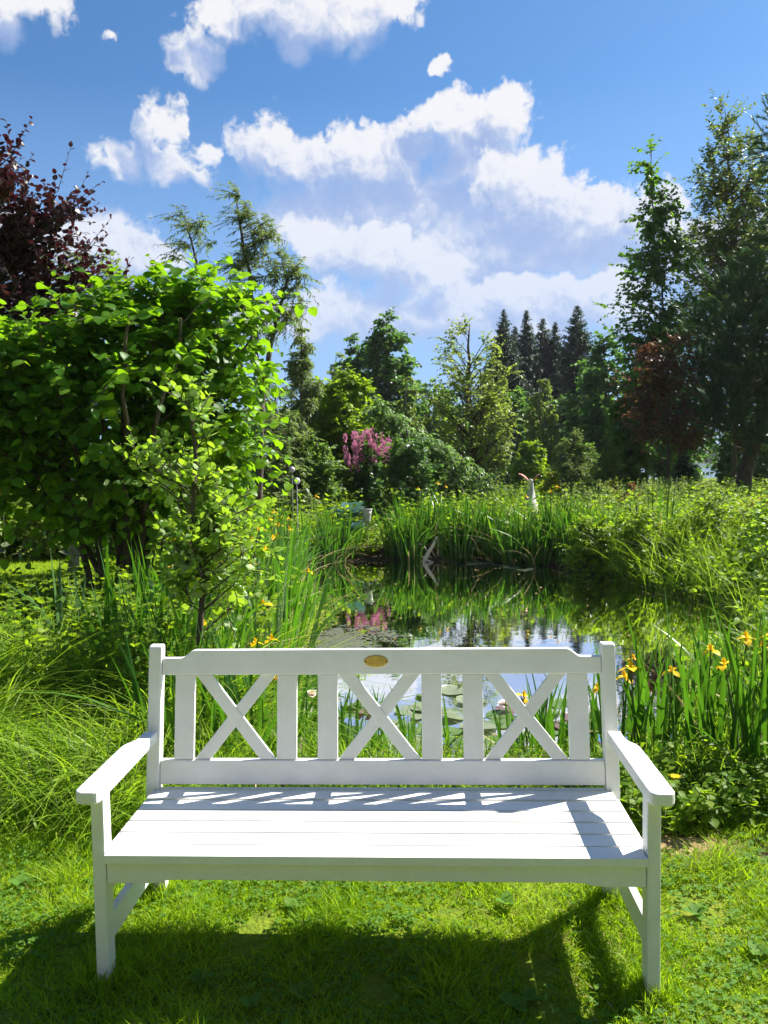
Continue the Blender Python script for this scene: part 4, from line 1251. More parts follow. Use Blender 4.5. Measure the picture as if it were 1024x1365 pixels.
    # one tall spear of leaves among the right bank shrubs
    clump('far', xat(878, 13.4), 13.4, 1.15, 'lone tall spear of reed leaves before the thin maple trunk')


# ------------------------------------------------------------------ ground cover
def scatter(R, n, x0, x1, y0, y1, ok, zoff=0.):
    x, y = R.uniform(x0, x1, n), R.uniform(y0, y1, n)
    k = ok(x, y)
    x, y = x[k], y[k]
    return np.stack([x, y, gz(x, y) + zoff], -1)


def pd(x, y):
    return poly_dist(x, y, PS)


def lawn_edge(x):
    """where mown lawn gives way to taller growth"""
    return np.interp(x, [-4, -2.2, -1.2, -.9, .9, 1.1, 2, 4], [3.2, 3.42, 3.52, 3.7, 3.6, 3.42, 3.5, 3.7]) + .05 * vnoise(x, x * 0, 6., 9)


def ground_cover():
    R = np.random.default_rng(5)
    wx, _ = at(905, 1146, 3.45)
    worn = lambda x, y: np.hypot((x - wx + .02) / .36, (y - 3.41) / .14) > R.uniform(.45, 1.15, len(x))
    mb = MB()
    dens = lambda x, y: R.uniform(0, 1, len(x)) < .84 + .34 * vnoise(x, y, 5., 2)
    P = scatter(R, 190000, -2.6, 2.6, 1.5, 3.8, lambda x, y: (y < lawn_edge(x) + .12) & worn(x, y) & dens(x, y), -.004)
    n = len(P)
    tuft = .5 + .5 * vnoise(P[:, 0], P[:, 1], 7., 3)
    hl = (.024 + .040 * R.uniform(0, 1, n) ** 1.6) * (.6 + .85 * tuft ** 1.3) * np.where(P[:, 1] > lawn_edge(P[:, 0]) - .35, 1.3, 1.)
    col = np.clip(.5 + .28 * vnoise(P[:, 0], P[:, 1], 3., 8) + .2 * R.normal(size=n), 0, 1)
    dry = R.uniform(0, 1, n) < .03 + .05 * np.clip(vnoise(P[:, 0], P[:, 1], 2., 41), 0, 1)
    Q, hq = P[dry], hl[dry]
    blades(mb, Q, R.uniform(0, 2 * PI, len(Q)), hq, .0034, R.uniform(.6, 2., len(Q)), R.uniform(0, .6, len(Q)), 2, R.uniform(0, 1, len(Q)), 0, face=R.uniform(0, PI, len(Q)), mat=1)
    P, hl, col = P[~dry], hl[~dry], col[~dry]
    n = len(P)
    blades(mb, P, R.uniform(0, 2 * PI, n), hl, R.uniform(.0026, .0054, n), R.uniform(.1, .9, n), R.uniform(.0, .9, n), 3, col, 0, face=R.uniform(0, PI, n))
    for fx in (-.88, .88):
        for fy in (.03, .57):
            n = 420
            a, q = R.uniform(0, 2 * PI, n), .035 + .075 * R.uniform(0, 1, n) ** 1.3
            x = -.054 + fx * math.cos(-.0442) - fy * math.sin(-.0442) + q * np.cos(a)
            y = 2.475 + fx * math.sin(-.0442) + fy * math.cos(-.0442) + q * np.sin(a)
            blades(mb, np.stack([x, y, gz(x, y)], -1), R.uniform(0, 2 * PI, n), R.uniform(.03, .085, n), R.uniform(.003, .0055, n), R.uniform(.05, .5, n), R.uniform(0, .7, n), 4, R.uniform(0, 1, n), 0, face=R.uniform(0, PI, n))
    P = scatter(R, 40000, -6, 6, .6, 3.8, lambda x, y: (y < lawn_edge(x) + .1) & ((abs(x) > 2.5) | (y < 1.55)), -.004)
    n = len(P)
    blades(mb, P, R.uniform(0, 2 * PI, n), R.uniform(.03, .065, n), R.uniform(.004, .007, n), R.uniform(.1, .8, n), R.uniform(0, .6, n), 2, R.uniform(0, 1, n), 0, face=R.uniform(0, PI, n))
    P = scatter(R, 60000, -10, -2.6, 9.2, 15.3, lambda x, y: pd(x, y) > 1.2, -.004)
    n = len(P)
    blades(mb, P, R.uniform(0, 2 * PI, n), R.uniform(.04, .07, n), R.uniform(.006, .012, n), R.uniform(.1, .8, n), R.uniform(0, .6, n), 2, np.clip(R.normal(.75, .2, n), 0, 1), 0, face=R.uniform(0, PI, n))
    tag(mb.build('lawn_grass', [M['lawn'], M['dry']]), kind='stuff')

    # clover and small broad leaves in the lawn
    mb = MB()
    P = scatter(R, 22000, -2.6, 2.6, 1.5, 3.75, lambda x, y: (y < lawn_edge(x)) & worn(x, y) & (vnoise(x, y, 2.5, 12) + .6 * R.normal(size=len(x)) > .25), .0)
    n = len(P)
    P[:, 2] += R.uniform(.015, .04, n)
    for k in range(3):
        a = R.uniform(0, 2 * PI, n) if k == 0 else a + 2 * PI / 3
        leaves(mb, P, np.stack([np.cos(a), np.sin(a), .15 + 0 * a], -1), np.array([0, 0, 1.]) + R.normal(size=(n, 3)) * .3, R.uniform(.009, .021, n), L2W, np.clip(R.normal(.5, .25, n), 0, 1))
    tag(mb.build('clover', M['clover']), kind='stuff')

    # dandelion rosettes that stand out
    def rosette(seed, n, L):
        r = np.random.default_rng(seed)
        b = MB()
        a = np.linspace(0, 2 * PI, n, endpoint=False) + r.normal(size=n) * .3
        leaves(b, np.zeros((n, 3)) + [0, 0, .005], np.stack([np.cos(a), np.sin(a), r.uniform(.25, .9, n)], -1), np.array([0, 0, 1.]) + 0 * a[:, None], L * r.uniform(.7, 1.2, n), OV, r.uniform(.2, .9, n))
        return b.mesh('broadleaf_weed', M['clover'])
    rv = [rosette(i, 5 + i, .048) for i in range(4)]
    spots = [(240, 1296, 'broad-leaved weed in the bench shadow near the left front leg'), (268, 1318, 'low broad-leaved weed in the bench shadow, just before its taller neighbour'), (388, 1216, 'dark broad-leaved weed at the edge of the bench shadow under the seat'), (402, 1336, 'flat broad-leaved weed in the bench shadow, lower middle'),
             (335, 1352, 'flat broad-leaved weed at the bottom edge, in shadow'), (708, 1332, 'cluster of round weed leaves in the bench shadow on the right'), (688, 1345, 'flat weed at the bottom right of the bench shadow'), (1012, 1275, 'pale weed leaves on the sunlit grass at the right edge'),
             (676, 1212, 'upright weed leaf in the sun under the seat'), (545, 1285, 'slender weed in the middle of the bench shadow'), (1000, 1155, 'weed tuft at the right edge below the tall growth'), (60, 1130, 'broad-leaved weed on the lawn left of the bench'), (30, 1185, 'broad-leaved weed on the lawn at the left edge'), (930, 1225, 'small pale weed on the grass right of the bench')]
    for i, (px, py, lab) in enumerate(spots):
        a, c = at(px, py, 1.)
        t = CH / (CH - c)
        x, y = a * t, t
        o = link('broadleaf_weed', rv[i % 4], None, (x, y, float(gz(np.array([x]), np.array([y]))[0]) + .01), R.uniform(0, 6))
        o.scale = [R.uniform(.7, 1.2)] * 3
        tag(o, lab, 'weed', 'broad-leaved weeds in the lawn')

    # tall grass: the mound left of the bench, fringe all along the near bank
    mb = MB()
    ok = lambda x, y: (y > lawn_edge(x) + .02) & (pd(x, y) > .02)
    P = scatter(R, 12500, -4.6, -.95, 3.1, 5.6, ok)
    n = len(P)
    e = np.clip((P[:, 1] - lawn_edge(P[:, 0])) / .7, .15, 1)
    tuf = .66 + .46 * vnoise(P[:, 0], P[:, 1], 3.2, 51)
    az = np.arctan2(vnoise(P[:, 0], P[:, 1], 2.6, 52), vnoise(P[:, 0], P[:, 1], 2.6, 53)) + R.normal(size=n) * 1.15
    blades(mb, P, az, (.50 + .62 * R.uniform(0, 1, n)) * (.28 + .72 * e) * tuf, R.uniform(.006, .014, n), R.uniform(.05, .45, n), R.uniform(.5, 1.5, n), 7, np.clip(R.normal(.5, .28, n), 0, 1), .2, face=R.uniform(0, PI, n), mat=1)
    P = scatter(R, 15000, -1., 4.5, 3.3, 5.6, lambda x, y: ok(x, y) & ((x < .95) | (R.uniform(0, 1, len(x)) < np.clip(1.25 - (y - lawn_edge(x)) * 1.1, .12, 1))))
    n = len(P)
    e = np.clip((P[:, 1] - lawn_edge(P[:, 0])) / .5, .25, 1)
    hh = np.where(P[:, 0] > .95, .30, np.interp(P[:, 0], [-1, .0, .5, .95], [.42, .36, .24, .24]))
    blades(mb, P, R.uniform(0, 2 * PI, n), hh * R.uniform(.5, 1.2, n) * e, R.uniform(.004, .009, n), R.uniform(.05, .5, n), R.uniform(.0, .8, n), 5, np.clip(R.normal(.5, .25, n), 0, 1), .2, face=R.uniform(0, PI, n))
    # left bank behind, and right bank
    P = scatter(R, 13000, -7, -.8, 5.2, 15.4, lambda x, y: (pd(x, y) > -.02) & ((pd(x, y) > 1.1) | (R.uniform(0, 1, len(x)) < .3)) & ((x > -3.6) | (y < 9)) & (R.uniform(0, 1, len(x)) < 1.1 - .06 * y))
    n = len(P)
    low = np.interp(P[:, 0], [-6, -4, -3, -1], [.55, .55, .7, .75])
    blades(mb, P, R.uniform(0, 2 * PI, n), R.uniform(.4, 1.1, n) * low, R.uniform(.006, .012, n), R.uniform(.05, .4, n), R.uniform(.0, .8, n), 4, np.clip(R.normal(.5, .25, n), 0, 1), .2, face=R.uniform(0, PI, n))
    P = scatter(R, 16000, 1.4, 7.5, 4.5, 13, lambda x, y: pd(x, y) > -.03)
    n = len(P)
    blades(mb, P, R.uniform(0, 2 * PI, n), R.uniform(.3, .9, n) * np.interp(P[:, 1], [4.5, 6, 9], [.5, .8, 1.2]), R.uniform(.006, .012, n), R.uniform(.05, .4, n), R.uniform(.0, .8, n), 4, np.clip(R.normal(.5, .25, n), 0, 1), .2, face=R.uniform(0, PI, n))
    tag(mb.build('tall_grass', [M['tall'], M['mound']]), kind='stuff')

    # leafy undergrowth: upright stems with paired leaves
    def stems(mb, P, H, nlev, ls, tm, tilt=.25, mat=0, col=.5):
        n = len(P)
        d = nrm(np.stack([R.normal(size=n) * tilt, R.normal(size=n) * tilt, np.ones(n)], -1))
        s = (np.arange(nlev) + .7)[None] / nlev
        Q = P[:, None] + d[:, None] * (s * H[:, None])[..., None]
        a = R.uniform(0, 2 * PI, (n, 1)) + np.arange(nlev)[None] * 1.35
        for k in (0, PI):
            ld = np.stack([np.cos(a + k), np.sin(a + k), .25 + R.normal(size=a.shape) * .35], -1)
            ln = np.array([0, 0, 1.]) + R.normal(size=ld.shape) * .35
            sz = ls * R.uniform(.6, 1.2, a.shape) * (1.15 - .5 * s)
            leaves(mb, Q.reshape(-1, 3), ld.reshape(-1, 3), ln.reshape(-1, 3), sz.reshape(-1), tm, np.clip(col + .22 * R.normal(size=a.size), 0, 1), mat)
        tw = P[:, None] + d[:, None] * np.linspace(0, 1, 3)[None, :, None] * H[:, None, None]
        thin_tubes(mb, tw, .0035, .0015, 1)

    mb = MB()
    P = scatter(R, 2000, -6.5, -1.1, 4.7, 9.0, lambda x, y: (pd(x, y) > .1) & (y > lawn_edge(x) + 1.35))
    stems(mb, P, np.interp(P[:, 0], [-6.5, -4, -2.5, -1], [.52, .58, .75, .85]) * R.uniform(.6, 1.15, len(P)) * np.interp(P[:, 1], [4, 5.2], [.75, 1.]), 9, .09, OV)
    P = scatter(R, 420, -4., -.95, 3.4, 5., lambda x, y: y > lawn_edge(x) + .1)
    stems(mb, P, R.uniform(.12, .5, len(P)), 7, .065, LANCE)
    P = scatter(R, 900, .9, 4.6, 3.4, 4.15, lambda x, y: y > lawn_edge(x) + .08)
    stems(mb, P, R.uniform(.10, .30, len(P)), 6, .06, OV)
    P = scatter(R, 500, -.95, .9, 3.75, 4.9, lambda x, y: pd(x, y) > .0)
    stems(mb, P, R.uniform(.1, .3, len(P)), 6, .05, LANCE)
    P = scatter(R, 1500, 2., 8, 4.8, 13.5, lambda x, y: pd(x, y) > .0)
    stems(mb, P, R.uniform(.35, .95, len(P)), 8, .095, OV)
    # creeping growth on the mossy left shore
    P = scatter(R, 1500, -1.6, -.5, 5.4, 12, lambda x, y: (pd(x, y) > -.12) & (pd(x, y) < .45))
    stems(mb, P, R.uniform(.05, .2, len(P)), 4, .045, L2W, .5, 0, .8)
    tag(mb.build('undergrowth', [M['weed'], M['stem']]), kind='stuff')

    # meadow beyond the pond
    mb = MB()
    ok = lambda x, y: (pd(x, y) > .25) & (y > 13.5) & ~((x < -2.8) & (y < 15.6))
    P = scatter(R, 11000, -9, 16, 13.8, 30, ok)
    n = len(P)
    gap = lambda P: np.where((np.abs(P[:, 0] / P[:, 1] + .012) < .032) & (P[:, 1] < 23), .35, 1.)
    blades(mb, P, R.uniform(0, 2 * PI, n), R.uniform(.45, 1.05, n) * gap(P), R.uniform(.012, .024, n), R.uniform(.05, .4, n), R.uniform(.0, .7, n), 4, np.clip(R.normal(.65, .25, n), 0, 1), .2, face=R.uniform(0, PI, n))
    tag(mb.build('meadow_grass', M['tall']), kind='stuff')
    mb = MB()
    P = scatter(R, 5600, -9, 16, 14.0, 32, ok)
    stems(mb, P, R.uniform(.5, 1.15, len(P)) * gap(P), 8, .13, OV, .3, 0, .7)
    tag(mb.build('meadow_plants', [M['bright'], M['stem']]), kind='stuff')
    # pale flowering grass heads over the far bank
    mb = MB()
    P = scatter(R, 300, 1.6, 6.2, 13.4, 16, lambda x, y: pd(x, y) > .2)
    n = len(P)
    H = R.uniform(1.0, 1.35, n)
    lean = R.normal(size=(n, 2)) * .12 + np.array([.1, 0])
    tip = P + np.c_[lean, H]
    thin_tubes(mb, np.stack([P, .5 * (P + tip) - np.c_[lean * .1, 0 * H], tip], 1), .003, .0015)
    for k in range(7):
        leaves(mb, tip - np.c_[lean, H] * (.02 * k), np.c_[lean * 3 + R.normal(size=(n, 2)) * .5, .3 + .5 * R.uniform(0, 1, n)], R.normal(size=(n, 3)), .06, LANCE, R.uniform(0, 1, n))
    tag(mb.build('grass_heads', M['seed']), kind='stuff')
    # straw and dead stalks at the water's edge
    mb = MB()
    P = scatter(R, 2600, -1.8, 5, 4.7, 16, lambda x, y: (abs(pd(x, y)) < .28))
    n = len(P)
    blades(mb, P, R.uniform(0, 2 * PI, n), R.uniform(.1, .4, n), R.uniform(.004, .010, n), R.uniform(.5, 2.2, n), R.uniform(.0, .5, n), 3, R.uniform(0, 1, n), .1, face=R.uniform(0, PI, n))
    tag(mb.build('dead_reed_litter', M['dry']), kind='stuff')


# ------------------------------------------------------------------ on the water
def pad_mesh(seed, mat):
    R = np.random.default_rng(seed)
    n = 30
    a = np.linspace(.16, 2 * PI - .16, n)
    r = 1 + .03 * np.sin(3 * a + R.uniform(0, 6)) + .015 * R.normal(size=n)
    curl = .06 * (R.uniform(0, 1) + np.sin(2 * a + R.uniform(0, 6)))
    ring = lambda f, z: np.stack([f * r * np.cos(a), f * r * np.sin(a), z], -1)
    V = np.concatenate([[(0.02, 0, .012)], ring(.55, .006 + 0 * a), ring(.9, .012 + .4 * curl), ring(1., .02 + curl)])
    mb = MB()
    mb.add(V, [(0, 1 + i, 2 + i) for i in range(n - 1)], .6)
    q = [(1 + k * n + i, 1 + (k + 1) * n + i, 2 + (k + 1) * n + i, 2 + k * n + i) for k in range(2) for i in range(n - 1)]
    mb.f.append((np.array(q), 0))
    mb.t[0] = np.clip(R.normal(.5, .25, len(V)), 0, 1)
    return mb.mesh('lily_pad', mat)


def pond_things():
    R = np.random.default_rng(44)
    pv = {k: [pad_mesh(400 + i, M[k]) for i in range(3)] for k in ('pad', 'pad_grey', 'pad_red')}
    words = {'pad': 'green', 'pad_grey': 'grey-green', 'pad_red': 'reddish'}
    put = []

    def pad(x, y, r, kind, label, tilt=.05, dz=.0):
        o = link('lily_pad', pv[kind][R.integers(3)], None, (x, y, WATER + .006 + dz + .004 * R.uniform()), R.uniform(0, 6))
        o.rotation_euler.x, o.rotation_euler.y = R.normal() * tilt, R.normal() * tilt
        o.scale = (r, r, r)
        tag(o, label, 'lily pad', 'lily pads on the pond')

    tries = 0
    while len(put) < 46 and tries < 6000:
        tries += 1
        x, y = R.uniform(-.9, 1.45), R.uniform(4.85, 7.1)
        r = R.uniform(.09, .15)
        if pd(np.array([x]), np.array([y]))[0] > -.05 or y > 6.75 - .3 * abs(x - .6) or (-.1 < x < .25 and y > 6.3):
            continue
        if any((x - a) ** 2 + (y - b) ** 2 < (.72 * (r + c)) ** 2 for a, b, c in put):
            continue
        put.append((x, y, r))
        left = x < -.15
        kind = R.choice(['pad', 'pad_grey', 'pad_red'], p=[.85, .1, .05] if left else [.2, .45, .35])
        where = 'left of the middle cross' if x < -.3 else 'behind the middle cross' if x < .25 else 'right of the middle cross' if x < .75 else 'behind the right cross'
        wh2 = 'by the near shore' if y < 5.6 else 'on open water'
        pad(x, y, r, kind, f'{words[kind]} lily pad {wh2}, {where} of the bench back', .14 if left else .05, R.uniform(0, .05) if left else 0)
    for i, (px, py, r) in enumerate([(606, 745, .22), (622, 749, .28), (642, 752, .27), (650, 744, .2), (596, 748, .16), (668, 754, .2), (682, 757, .16), (632, 742, .18), (700, 760, .16), (588, 743, .12)]):
        a, c = at(px, py, 1.)
        t = (CH - WATER) / (CH - c)
        pad(a * t, t, r, 'pad_grey', 'pale lily pad floating right of the driftwood under the far irises', .02)
    # water lilies
    def lily(seed):
        r = np.random.default_rng(seed)
        b = MB()
        for k, (n, el, s) in enumerate(((7, .35, .085), (7, .8, .075), (6, 1.5, .06))):
            a = np.arange(n) * 2 * PI / n + k * .4
            leaves(b, np.zeros((n, 3)), np.stack([np.cos(a), np.sin(a), el + 0 * a], -1), np.stack([-np.cos(a) * .6, -np.sin(a) * .6, 1 + 0 * a], -1), s, OV, r.uniform(.3, 1, n))
        return b.mesh('petals', M['white'])
    lm = lily(1)
    for x, y, lab in ((-.62, 6.5, 'open pinkish white water lily left of the third bench slat'), (.93, 6.15, 'white water lily among the reddish pads behind the right cross')):
        E = empty('water_lily', (x, y, WATER + .05), R.uniform(0, 6), lab, 'water lily', 'water lilies')
        link('petals', lm, E)
        mb = MB()
        k = 26
        leaves(mb, np.zeros((k, 3)) + [0, 0, .01], np.stack([R.normal(size=k) * .4, R.normal(size=k) * .4, np.ones(k)], -1), R.normal(size=(k, 3)), .03, LANCE, .5)
        mb.build('stamens', M['yellow'], E)
    # dry mat of algae by the left shore, ragged at the edge
    mb = MB()
    gx, gy = np.meshgrid(np.arange(-1.1, 1.0, .022), np.arange(7.3, 10.4, .03))
    fld = 1 - np.hypot((gx + .5) / .62, (gy - 8.75) / .75) + .30 * vnoise(gx, gy, 5., 31) + .16 * vnoise(gx, gy, 19., 32) + .12 * R.normal(size=gx.shape)
    ny_, nx_ = gx.shape
    idx = np.arange(nx_ * ny_).reshape(ny_, nx_)
    keep = (fld[:-1, :-1] > .10 + .25 * R.uniform(0, 1, (ny_ - 1, nx_ - 1)) ** 2) & (pd(gx, gy)[:-1, :-1] < .05)
    q = np.stack([idx[:-1, :-1], idx[:-1, 1:], idx[1:, 1:], idx[1:, :-1]], -1)[keep]
    hz = WATER + .003 + .010 * np.clip(fld, 0, 1) + .004 * R.uniform(size=gx.shape)
    mb.add(np.stack([gx, gy, hz], -1).reshape(-1, 3), q)
    m, nt = new_mat('dried_algae')
    tc = nd(nt, 'ShaderNodeTexCoord')
    no = nd(nt, 'ShaderNodeTexNoise', {'Vector': tc.outputs['Object'], 'Scale': 38., 'Detail': 8., 'Roughness': .75})
    n2 = nd(nt, 'ShaderNodeTexNoise', {'Vector': tc.outputs['Object'], 'Scale': 3., 'Detail': 4.})
    c1 = ramp(nt, no.outputs['Fac'], [(.32, (.014, .014, .010)), (.5, (.045, .045, .036)), (.68, (.15, .145, .12))])
    c2 = ramp(nt, no.outputs['Fac'], [(.32, (.022, .040, .010)), (.68, (.075, .095, .03))])
    mx = nd(nt, 'ShaderNodeMix', {0: n2.outputs['Fac'], 6: c1, 7: c2}, data_type='RGBA').outputs[2]
    bp = nd(nt, 'ShaderNodeBump', {'Height': no.outputs['Fac'], 'Strength': 1., 'Distance': .02})
    p = nd(nt, 'ShaderNodeBsdfPrincipled', {'Base Color': mx, 'Roughness': .7, 'Normal': bp.outputs[0]})
    nd(nt, 'ShaderNodeOutputMaterial', {0: p.outputs[0]})
    tag(mb.build('algae_mat', m), kind='stuff')
    # bits of leaf and duckweed on the surface
    mb = MB()
    P = []
    x, y = R.uniform(-1.2, 4.2, 2600), 5 + 10.8 * R.uniform(0, 1, 2600) ** 1.4
    k = (pd(x, y) < -.02) & (R.uniform(0, 1, 2600) < np.exp(np.clip(pd(x, y), -9, 0) / .3) + .02)
    x, y = x[k], y[k]
    n = len(x)
    leaves(mb, np.stack([x, y, WATER + .004 + 0 * x], -1), np.c_[R.normal(size=(n, 2)), np.zeros(n)], np.array([0, 0, 1.]) + R.normal(size=(n, 3)) * .04, R.uniform(.02, .05, n), L2W, R.uniform(0, 1, n))
    tag(mb.build('floating_litter', M['dry']), kind='stuff')

    # driftwood: a bent bleached branch standing out of the water
    a, c = at(564, 749, 1.)
    t = (CH - WATER) / (CH - c)
    bx, by = a * t, t
    E = empty('driftwood_branch', (bx, by, WATER), 0, 'bent bleached dead branch standing out of the water before the far irises', 'branch')
    mb = MB()
    s = by / F
    pt = lambda px, py, dy=0.: ((px - 564) * s, dy, (742 - py) * s)
    tube(mb, [pt(563, 746, -.05), pt(570, 732), pt(578, 720, .05), pt(584, 709, .1)], [.045, .04, .034, .026], 8)
    mb.build('limb', M['deadwood'], E)
    for pts, r in (([pt(584, 709, .1), pt(586, 718, .15), pt(585, 732, .2), pt(588, 742, .25)], .016), ([pt(566, 738), pt(576, 742, -.1), pt(582, 745, -.15)], .018), ([pt(566, 738, .05), pt(560, 733, .1), pt(556, 735, .2), pt(552, 741, .2)], .012), ([pt(572, 730, 0), pt(566, 722, .1), pt(560, 718, .15), pt(557, 726, .15)], .009),
                   ([pt(575, 725, .1), pt(579, 733, .15), pt(584, 739, .2)], .009), ([pt(570, 733, .1), pt(576, 738, .2), pt(581, 742, .3)], .008)):
        mb = MB()
        tube(mb, pts, np.linspace(r * 1.4, r * .7, len(pts)), 6)
        mb.build('twig', M['deadwood'], E)


# ------------------------------------------------------------------ small garden things
def lathe(mb, prof, n=16, tint=.5):
    a = np.arange(n) * 2 * PI / n
    V = np.concatenate([np.stack([r * np.cos(a), r * np.sin(a), 0 * a + z], -1) for r, z in prof])
    k = len(prof)
    mb.add(V, [(i * n + j, i * n + (j + 1) % n, (i + 1) * n + (j + 1) % n, (i + 1) * n + j) for i in range(k - 1) for j in range(n)], tint)


def small_things():
    R = np.random.default_rng(66)
    wh = plain_mat('weathered_white_stone', (.46, .45, .42), .7, 0., .12, 14., .3)
    lav = plain_mat('pale_lavender_glaze', (.40, .38, .44), .5, 0., .10, 20.)
    rust = plain_mat('rusty_pink', (.42, .17, .13), .7, 0., .2, 25.)
    # bird-shaped ornament: slim pale body, two raised wings
    Y = 19.
    b = base_at(708, Y)
    E = empty('bird_ornament', b, 0, 'slim whitish garden ornament with two rusty pink wings raised in a V, beyond the reeds', 'ornament')
    H = zat(640, Y, 708) - b[2]
    mb = MB()
    lathe(mb, [(.14, -.05), (.16, .35), (.17, .75), (.13, H - .52), (.075, H - .22), (.06, H - .08), (.055, H + .0), (.0, H + .03)])
    mb.build('body', wh, E)
    for s, tx, tz, w in ((-1, -.28, .22, .06), (1, .2, .2, .045)):
        mb = MB()
        u = np.linspace(0, 1, 7)
        c = np.stack([s * .02 + tx * u, .02 * s * np.sin(u * 3), H - .06 + tz * u ** 1.15 + .02 * np.sin(u * PI)], -1)
        d = w * np.sin(np.clip(u * .9 + .12, 0, 1) * PI) ** .7
        V = np.concatenate([c + [0, -.018, 0], c + np.stack([0 * u, 0 * u + .0, d], -1), c + [0, .018, 0], c - np.stack([0 * u, 0 * u, d * .5], -1)])
        n = 7
        mb.add(V, [(k * n + i, ((k + 1) % 4) * n + i, ((k + 1) % 4) * n + i + 1, k * n + i + 1) for k in range(4) for i in range(n - 1)])
        mb.build('wing', rust, E)
    # two globe-topped stakes among the irises
    for px, py, Y, lab in ((391, 626, 16.2, 'pale globe garden ornament on a stake, the higher and farther of two'), (397, 641, 14.2, 'pale globe garden ornament on a stake, the lower and nearer of two')):
        b = base_at(px, Y)
        H = zat(py, Y, px) - b[2]
        E = empty('globe_ornament', b, 0, lab, 'ornament', 'globe ornaments')
        mb = MB()
        a = np.linspace(-PI / 2, PI / 2, 10)
        lathe(mb, [(.06 * math.cos(t) + .0005, H + .06 * math.sin(t)) for t in a])
        mb.build('globe', lav, E)
        mb = MB()
        lathe(mb, [(.006, -.05), (.006, H * .5), (.008, H - .25), (.006, H - .07)], 10)
        mb.build('stake', lav, E)
    # blue-green broad-leaved plant and a white pot by the far shore
    Y = 17.2
    b = base_at(466, Y)
    mb = MB()
    n = 26
    a = R.uniform(0, 2 * PI, n)
    leaves(mb, np.stack([.1 * np.cos(a), .1 * np.sin(a), R.uniform(.2, .75, n)], -1), np.stack([np.cos(a), np.sin(a), R.uniform(.1, .9, n)], -1), np.array([0, 0, 1.]) + 0 * a[:, None], R.uniform(.3, .45, n), OVR, R.uniform(0, 1, n))
    E = empty('blue_leaved_plant', b, 0, 'large blue-green leaved plant left of the dark rounded shrub', 'plant')
    mb.build('leaves', M['hosta'], E)
    mb = MB()
    tube(mb, [(0, 0, 0), (0, 0, .4), (.02, 0, .75)], [.02, .015, .01], 6)
    mb.build('stem', M['stem'], E)
    b = base_at(489, 17.)
    E = empty('garden_pot', b, 0, 'small white pot half hidden before the dark rounded shrub', 'pot')
    mb = MB()
    h0 = zat(688, 17., 489) - b[2]
    lathe(mb, [(.08, h0 - .1), (.10, h0 + .04), (.115, h0 + .14), (.10, h0 + .14), (.09, h0 + .04)])
    lathe(mb, [(.035, -.03), (.035, h0 - .1), (.085, h0 - .1)])
    mb.build('pot', wh, E)
    mb = MB()
    lathe(mb, [(.118, h0 + .13), (.126, h0 + .14), (.125, h0 + .155), (.11, h0 + .155)])
    mb.build('rim', wh, E)
    # orange poppies by the left border
    for px, py, Y, lab in ((4, 660, 13.6, 'orange flower at the left edge before the border shrubs'), (93, 662, 13.2, 'orange flower seen through the dark stems of the round-leaved shrub')):
        b = base_at(px, Y)
        H = zat(py, Y, px) - b[2]
        E = empty('orange_flower', b, 0, lab, 'flower')
        mb = MB()
        tube(mb, [(0, 0, 0), (.02, 0, H * .5), (0, 0, H)], .006, 5)
        leaves(mb, np.array([[0, 0, .2], [0, 0, .3], [0, 0, .4], [0, 0, .15]]), np.array([[1, .2, .6], [-1, .3, .5], [.1, 1, .5], [-.3, -1, .6]]), np.array([[0, 0, 1.]] * 4), .25, OV, .5)
        mb.build('stem', M['stem'], E)
        mb = MB()
        n = 6
        a = np.arange(n) * PI / 3
        leaves(mb, np.zeros((n, 3)) + [0, 0, H], np.stack([np.cos(a), np.sin(a), .7 + 0 * a], -1), np.array([0, 0, 1.]) + 0 * a[:, None], .085, OVR, R.uniform(0, 1, n))
        mb.build('petals', M['orange'], E)
    # ferns
    for i, (px, Y, s, lab) in enumerate(((205, 6.7, 1., 'pale yellow-green fern below the round-leaved shrub, left of the sapling stem'), (165, 7.1, .8, 'pale fern below the round-leaved shrub, the one farther from the sapling'), (240, 6.0, .7, 'small pale fern at the foot of the sapling'))):
        b = base_at(px, Y)
        E = empty('fern', b, i, lab, 'fern', 'pale ferns')
        mb = MB()
        for k in range(9):
            a = k * .7 + R.normal() * .2
            L = s * R.uniform(.7, 1.)
            t = np.linspace(.15, 1, 26)
            P = np.stack([L * t * .75 * math.cos(a), L * t * .75 * math.sin(a), .05 + L * (1.15 * t - .55 * t ** 2.4)], -1)
            td = nrm(np.gradient(P, axis=0))
            sd = nrm(np.cross(td, [0, 0, 1.]))
            for q in (-1, 1):
                leaves(mb, P, nrm(sd * q + td * .45), np.cross(sd, td) + 0 * td, L * .22 * np.sin(np.clip(t * .95, 0, 1) * PI) ** .8 + .02, LANCE, np.clip(R.normal(.5, .2, 26), 0, 1))
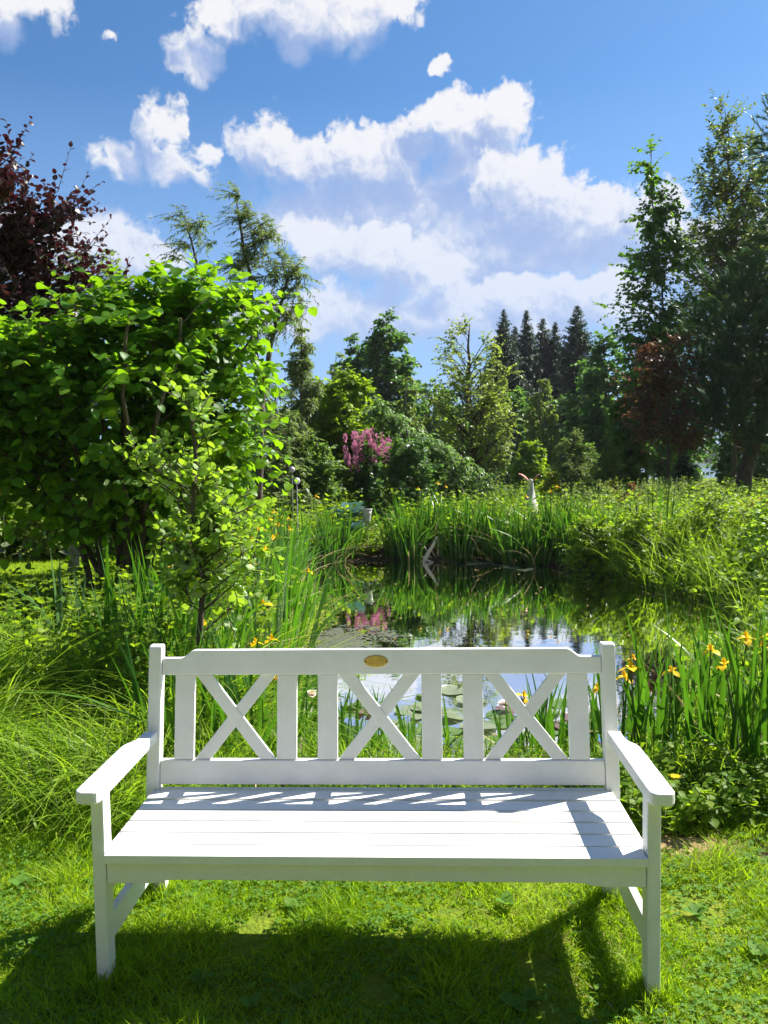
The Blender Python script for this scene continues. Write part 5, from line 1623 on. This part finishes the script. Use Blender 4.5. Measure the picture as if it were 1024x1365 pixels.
        mb.build('fronds', M['fern'], E)
    # small yellow flower low by the right front leg
    b = base_at(902, 3.75)
    E = empty('yellow_flower', b, 0, 'small yellow flower low in the growth right of the armrest', 'flower')
    mb = MB()
    a = np.arange(9) * 2 * PI / 9
    leaves(mb, np.zeros((9, 3)) + [0, 0, .2], np.stack([np.cos(a), np.sin(a), .4 + 0 * a], -1), np.array([0, 0, 1.]) + 0 * a[:, None], .03, OV, R.uniform(0, 1, 9))
    mb.build('petals', M['yellow'], E)
    mb = MB()
    tube(mb, [(0, 0, 0), (.01, 0, .1), (0, 0, .2)], .003, 5)
    mb.build('stem', M['stem'], E)


# ------------------------------------------------------------------ go
materials()
sky()
camera()
ground()
waters()
bench()
near_plants()
far_trees()
irises()
ground_cover()
pond_things()
small_things()

S.render.engine = 'CYCLES'
hz = bpy.data.meshes.new('haze')
hx, hy0, hy1, h0, h1 = 1400., -700., 1400., -4., 24.
hz.from_pydata([(x, y, z) for z in (h0, h1) for x, y in ((-hx, hy0), (hx, hy0), (hx, hy1), (-hx, hy1))], [], [(3, 2, 1, 0), (4, 5, 6, 7), (0, 1, 5, 4), (1, 2, 6, 5), (2, 3, 7, 6), (3, 0, 4, 7)])
hm, hn = new_mat('haze')
pv = nd(hn, 'ShaderNodeVolumePrincipled', {'Color': (.86, .92, 1., 1), 'Density': .0002, 'Anisotropy': .2})
ho = nd(hn, 'ShaderNodeOutputMaterial', {'Volume': pv.outputs[0]})
hz.materials.append(hm)
tag(link('haze', hz), kind='stuff')
c = S.cycles
c.max_bounces, c.diffuse_bounces, c.glossy_bounces, c.transmission_bounces, c.transparent_max_bounces = 8, 4, 3, 6, 6
c.sample_clamp_indirect = 6.
c.use_denoising = True
try:
    c.denoiser = 'OPENIMAGEDENOISE'
    c.denoising_input_passes = 'RGB_ALBEDO_NORMAL'
except Exception:
    pass
v = S.view_settings
v.view_transform, v.look, v.exposure, v.gamma = 'Standard', 'None', 1.45, 1.
S.display_settings.display_device = 'sRGB'
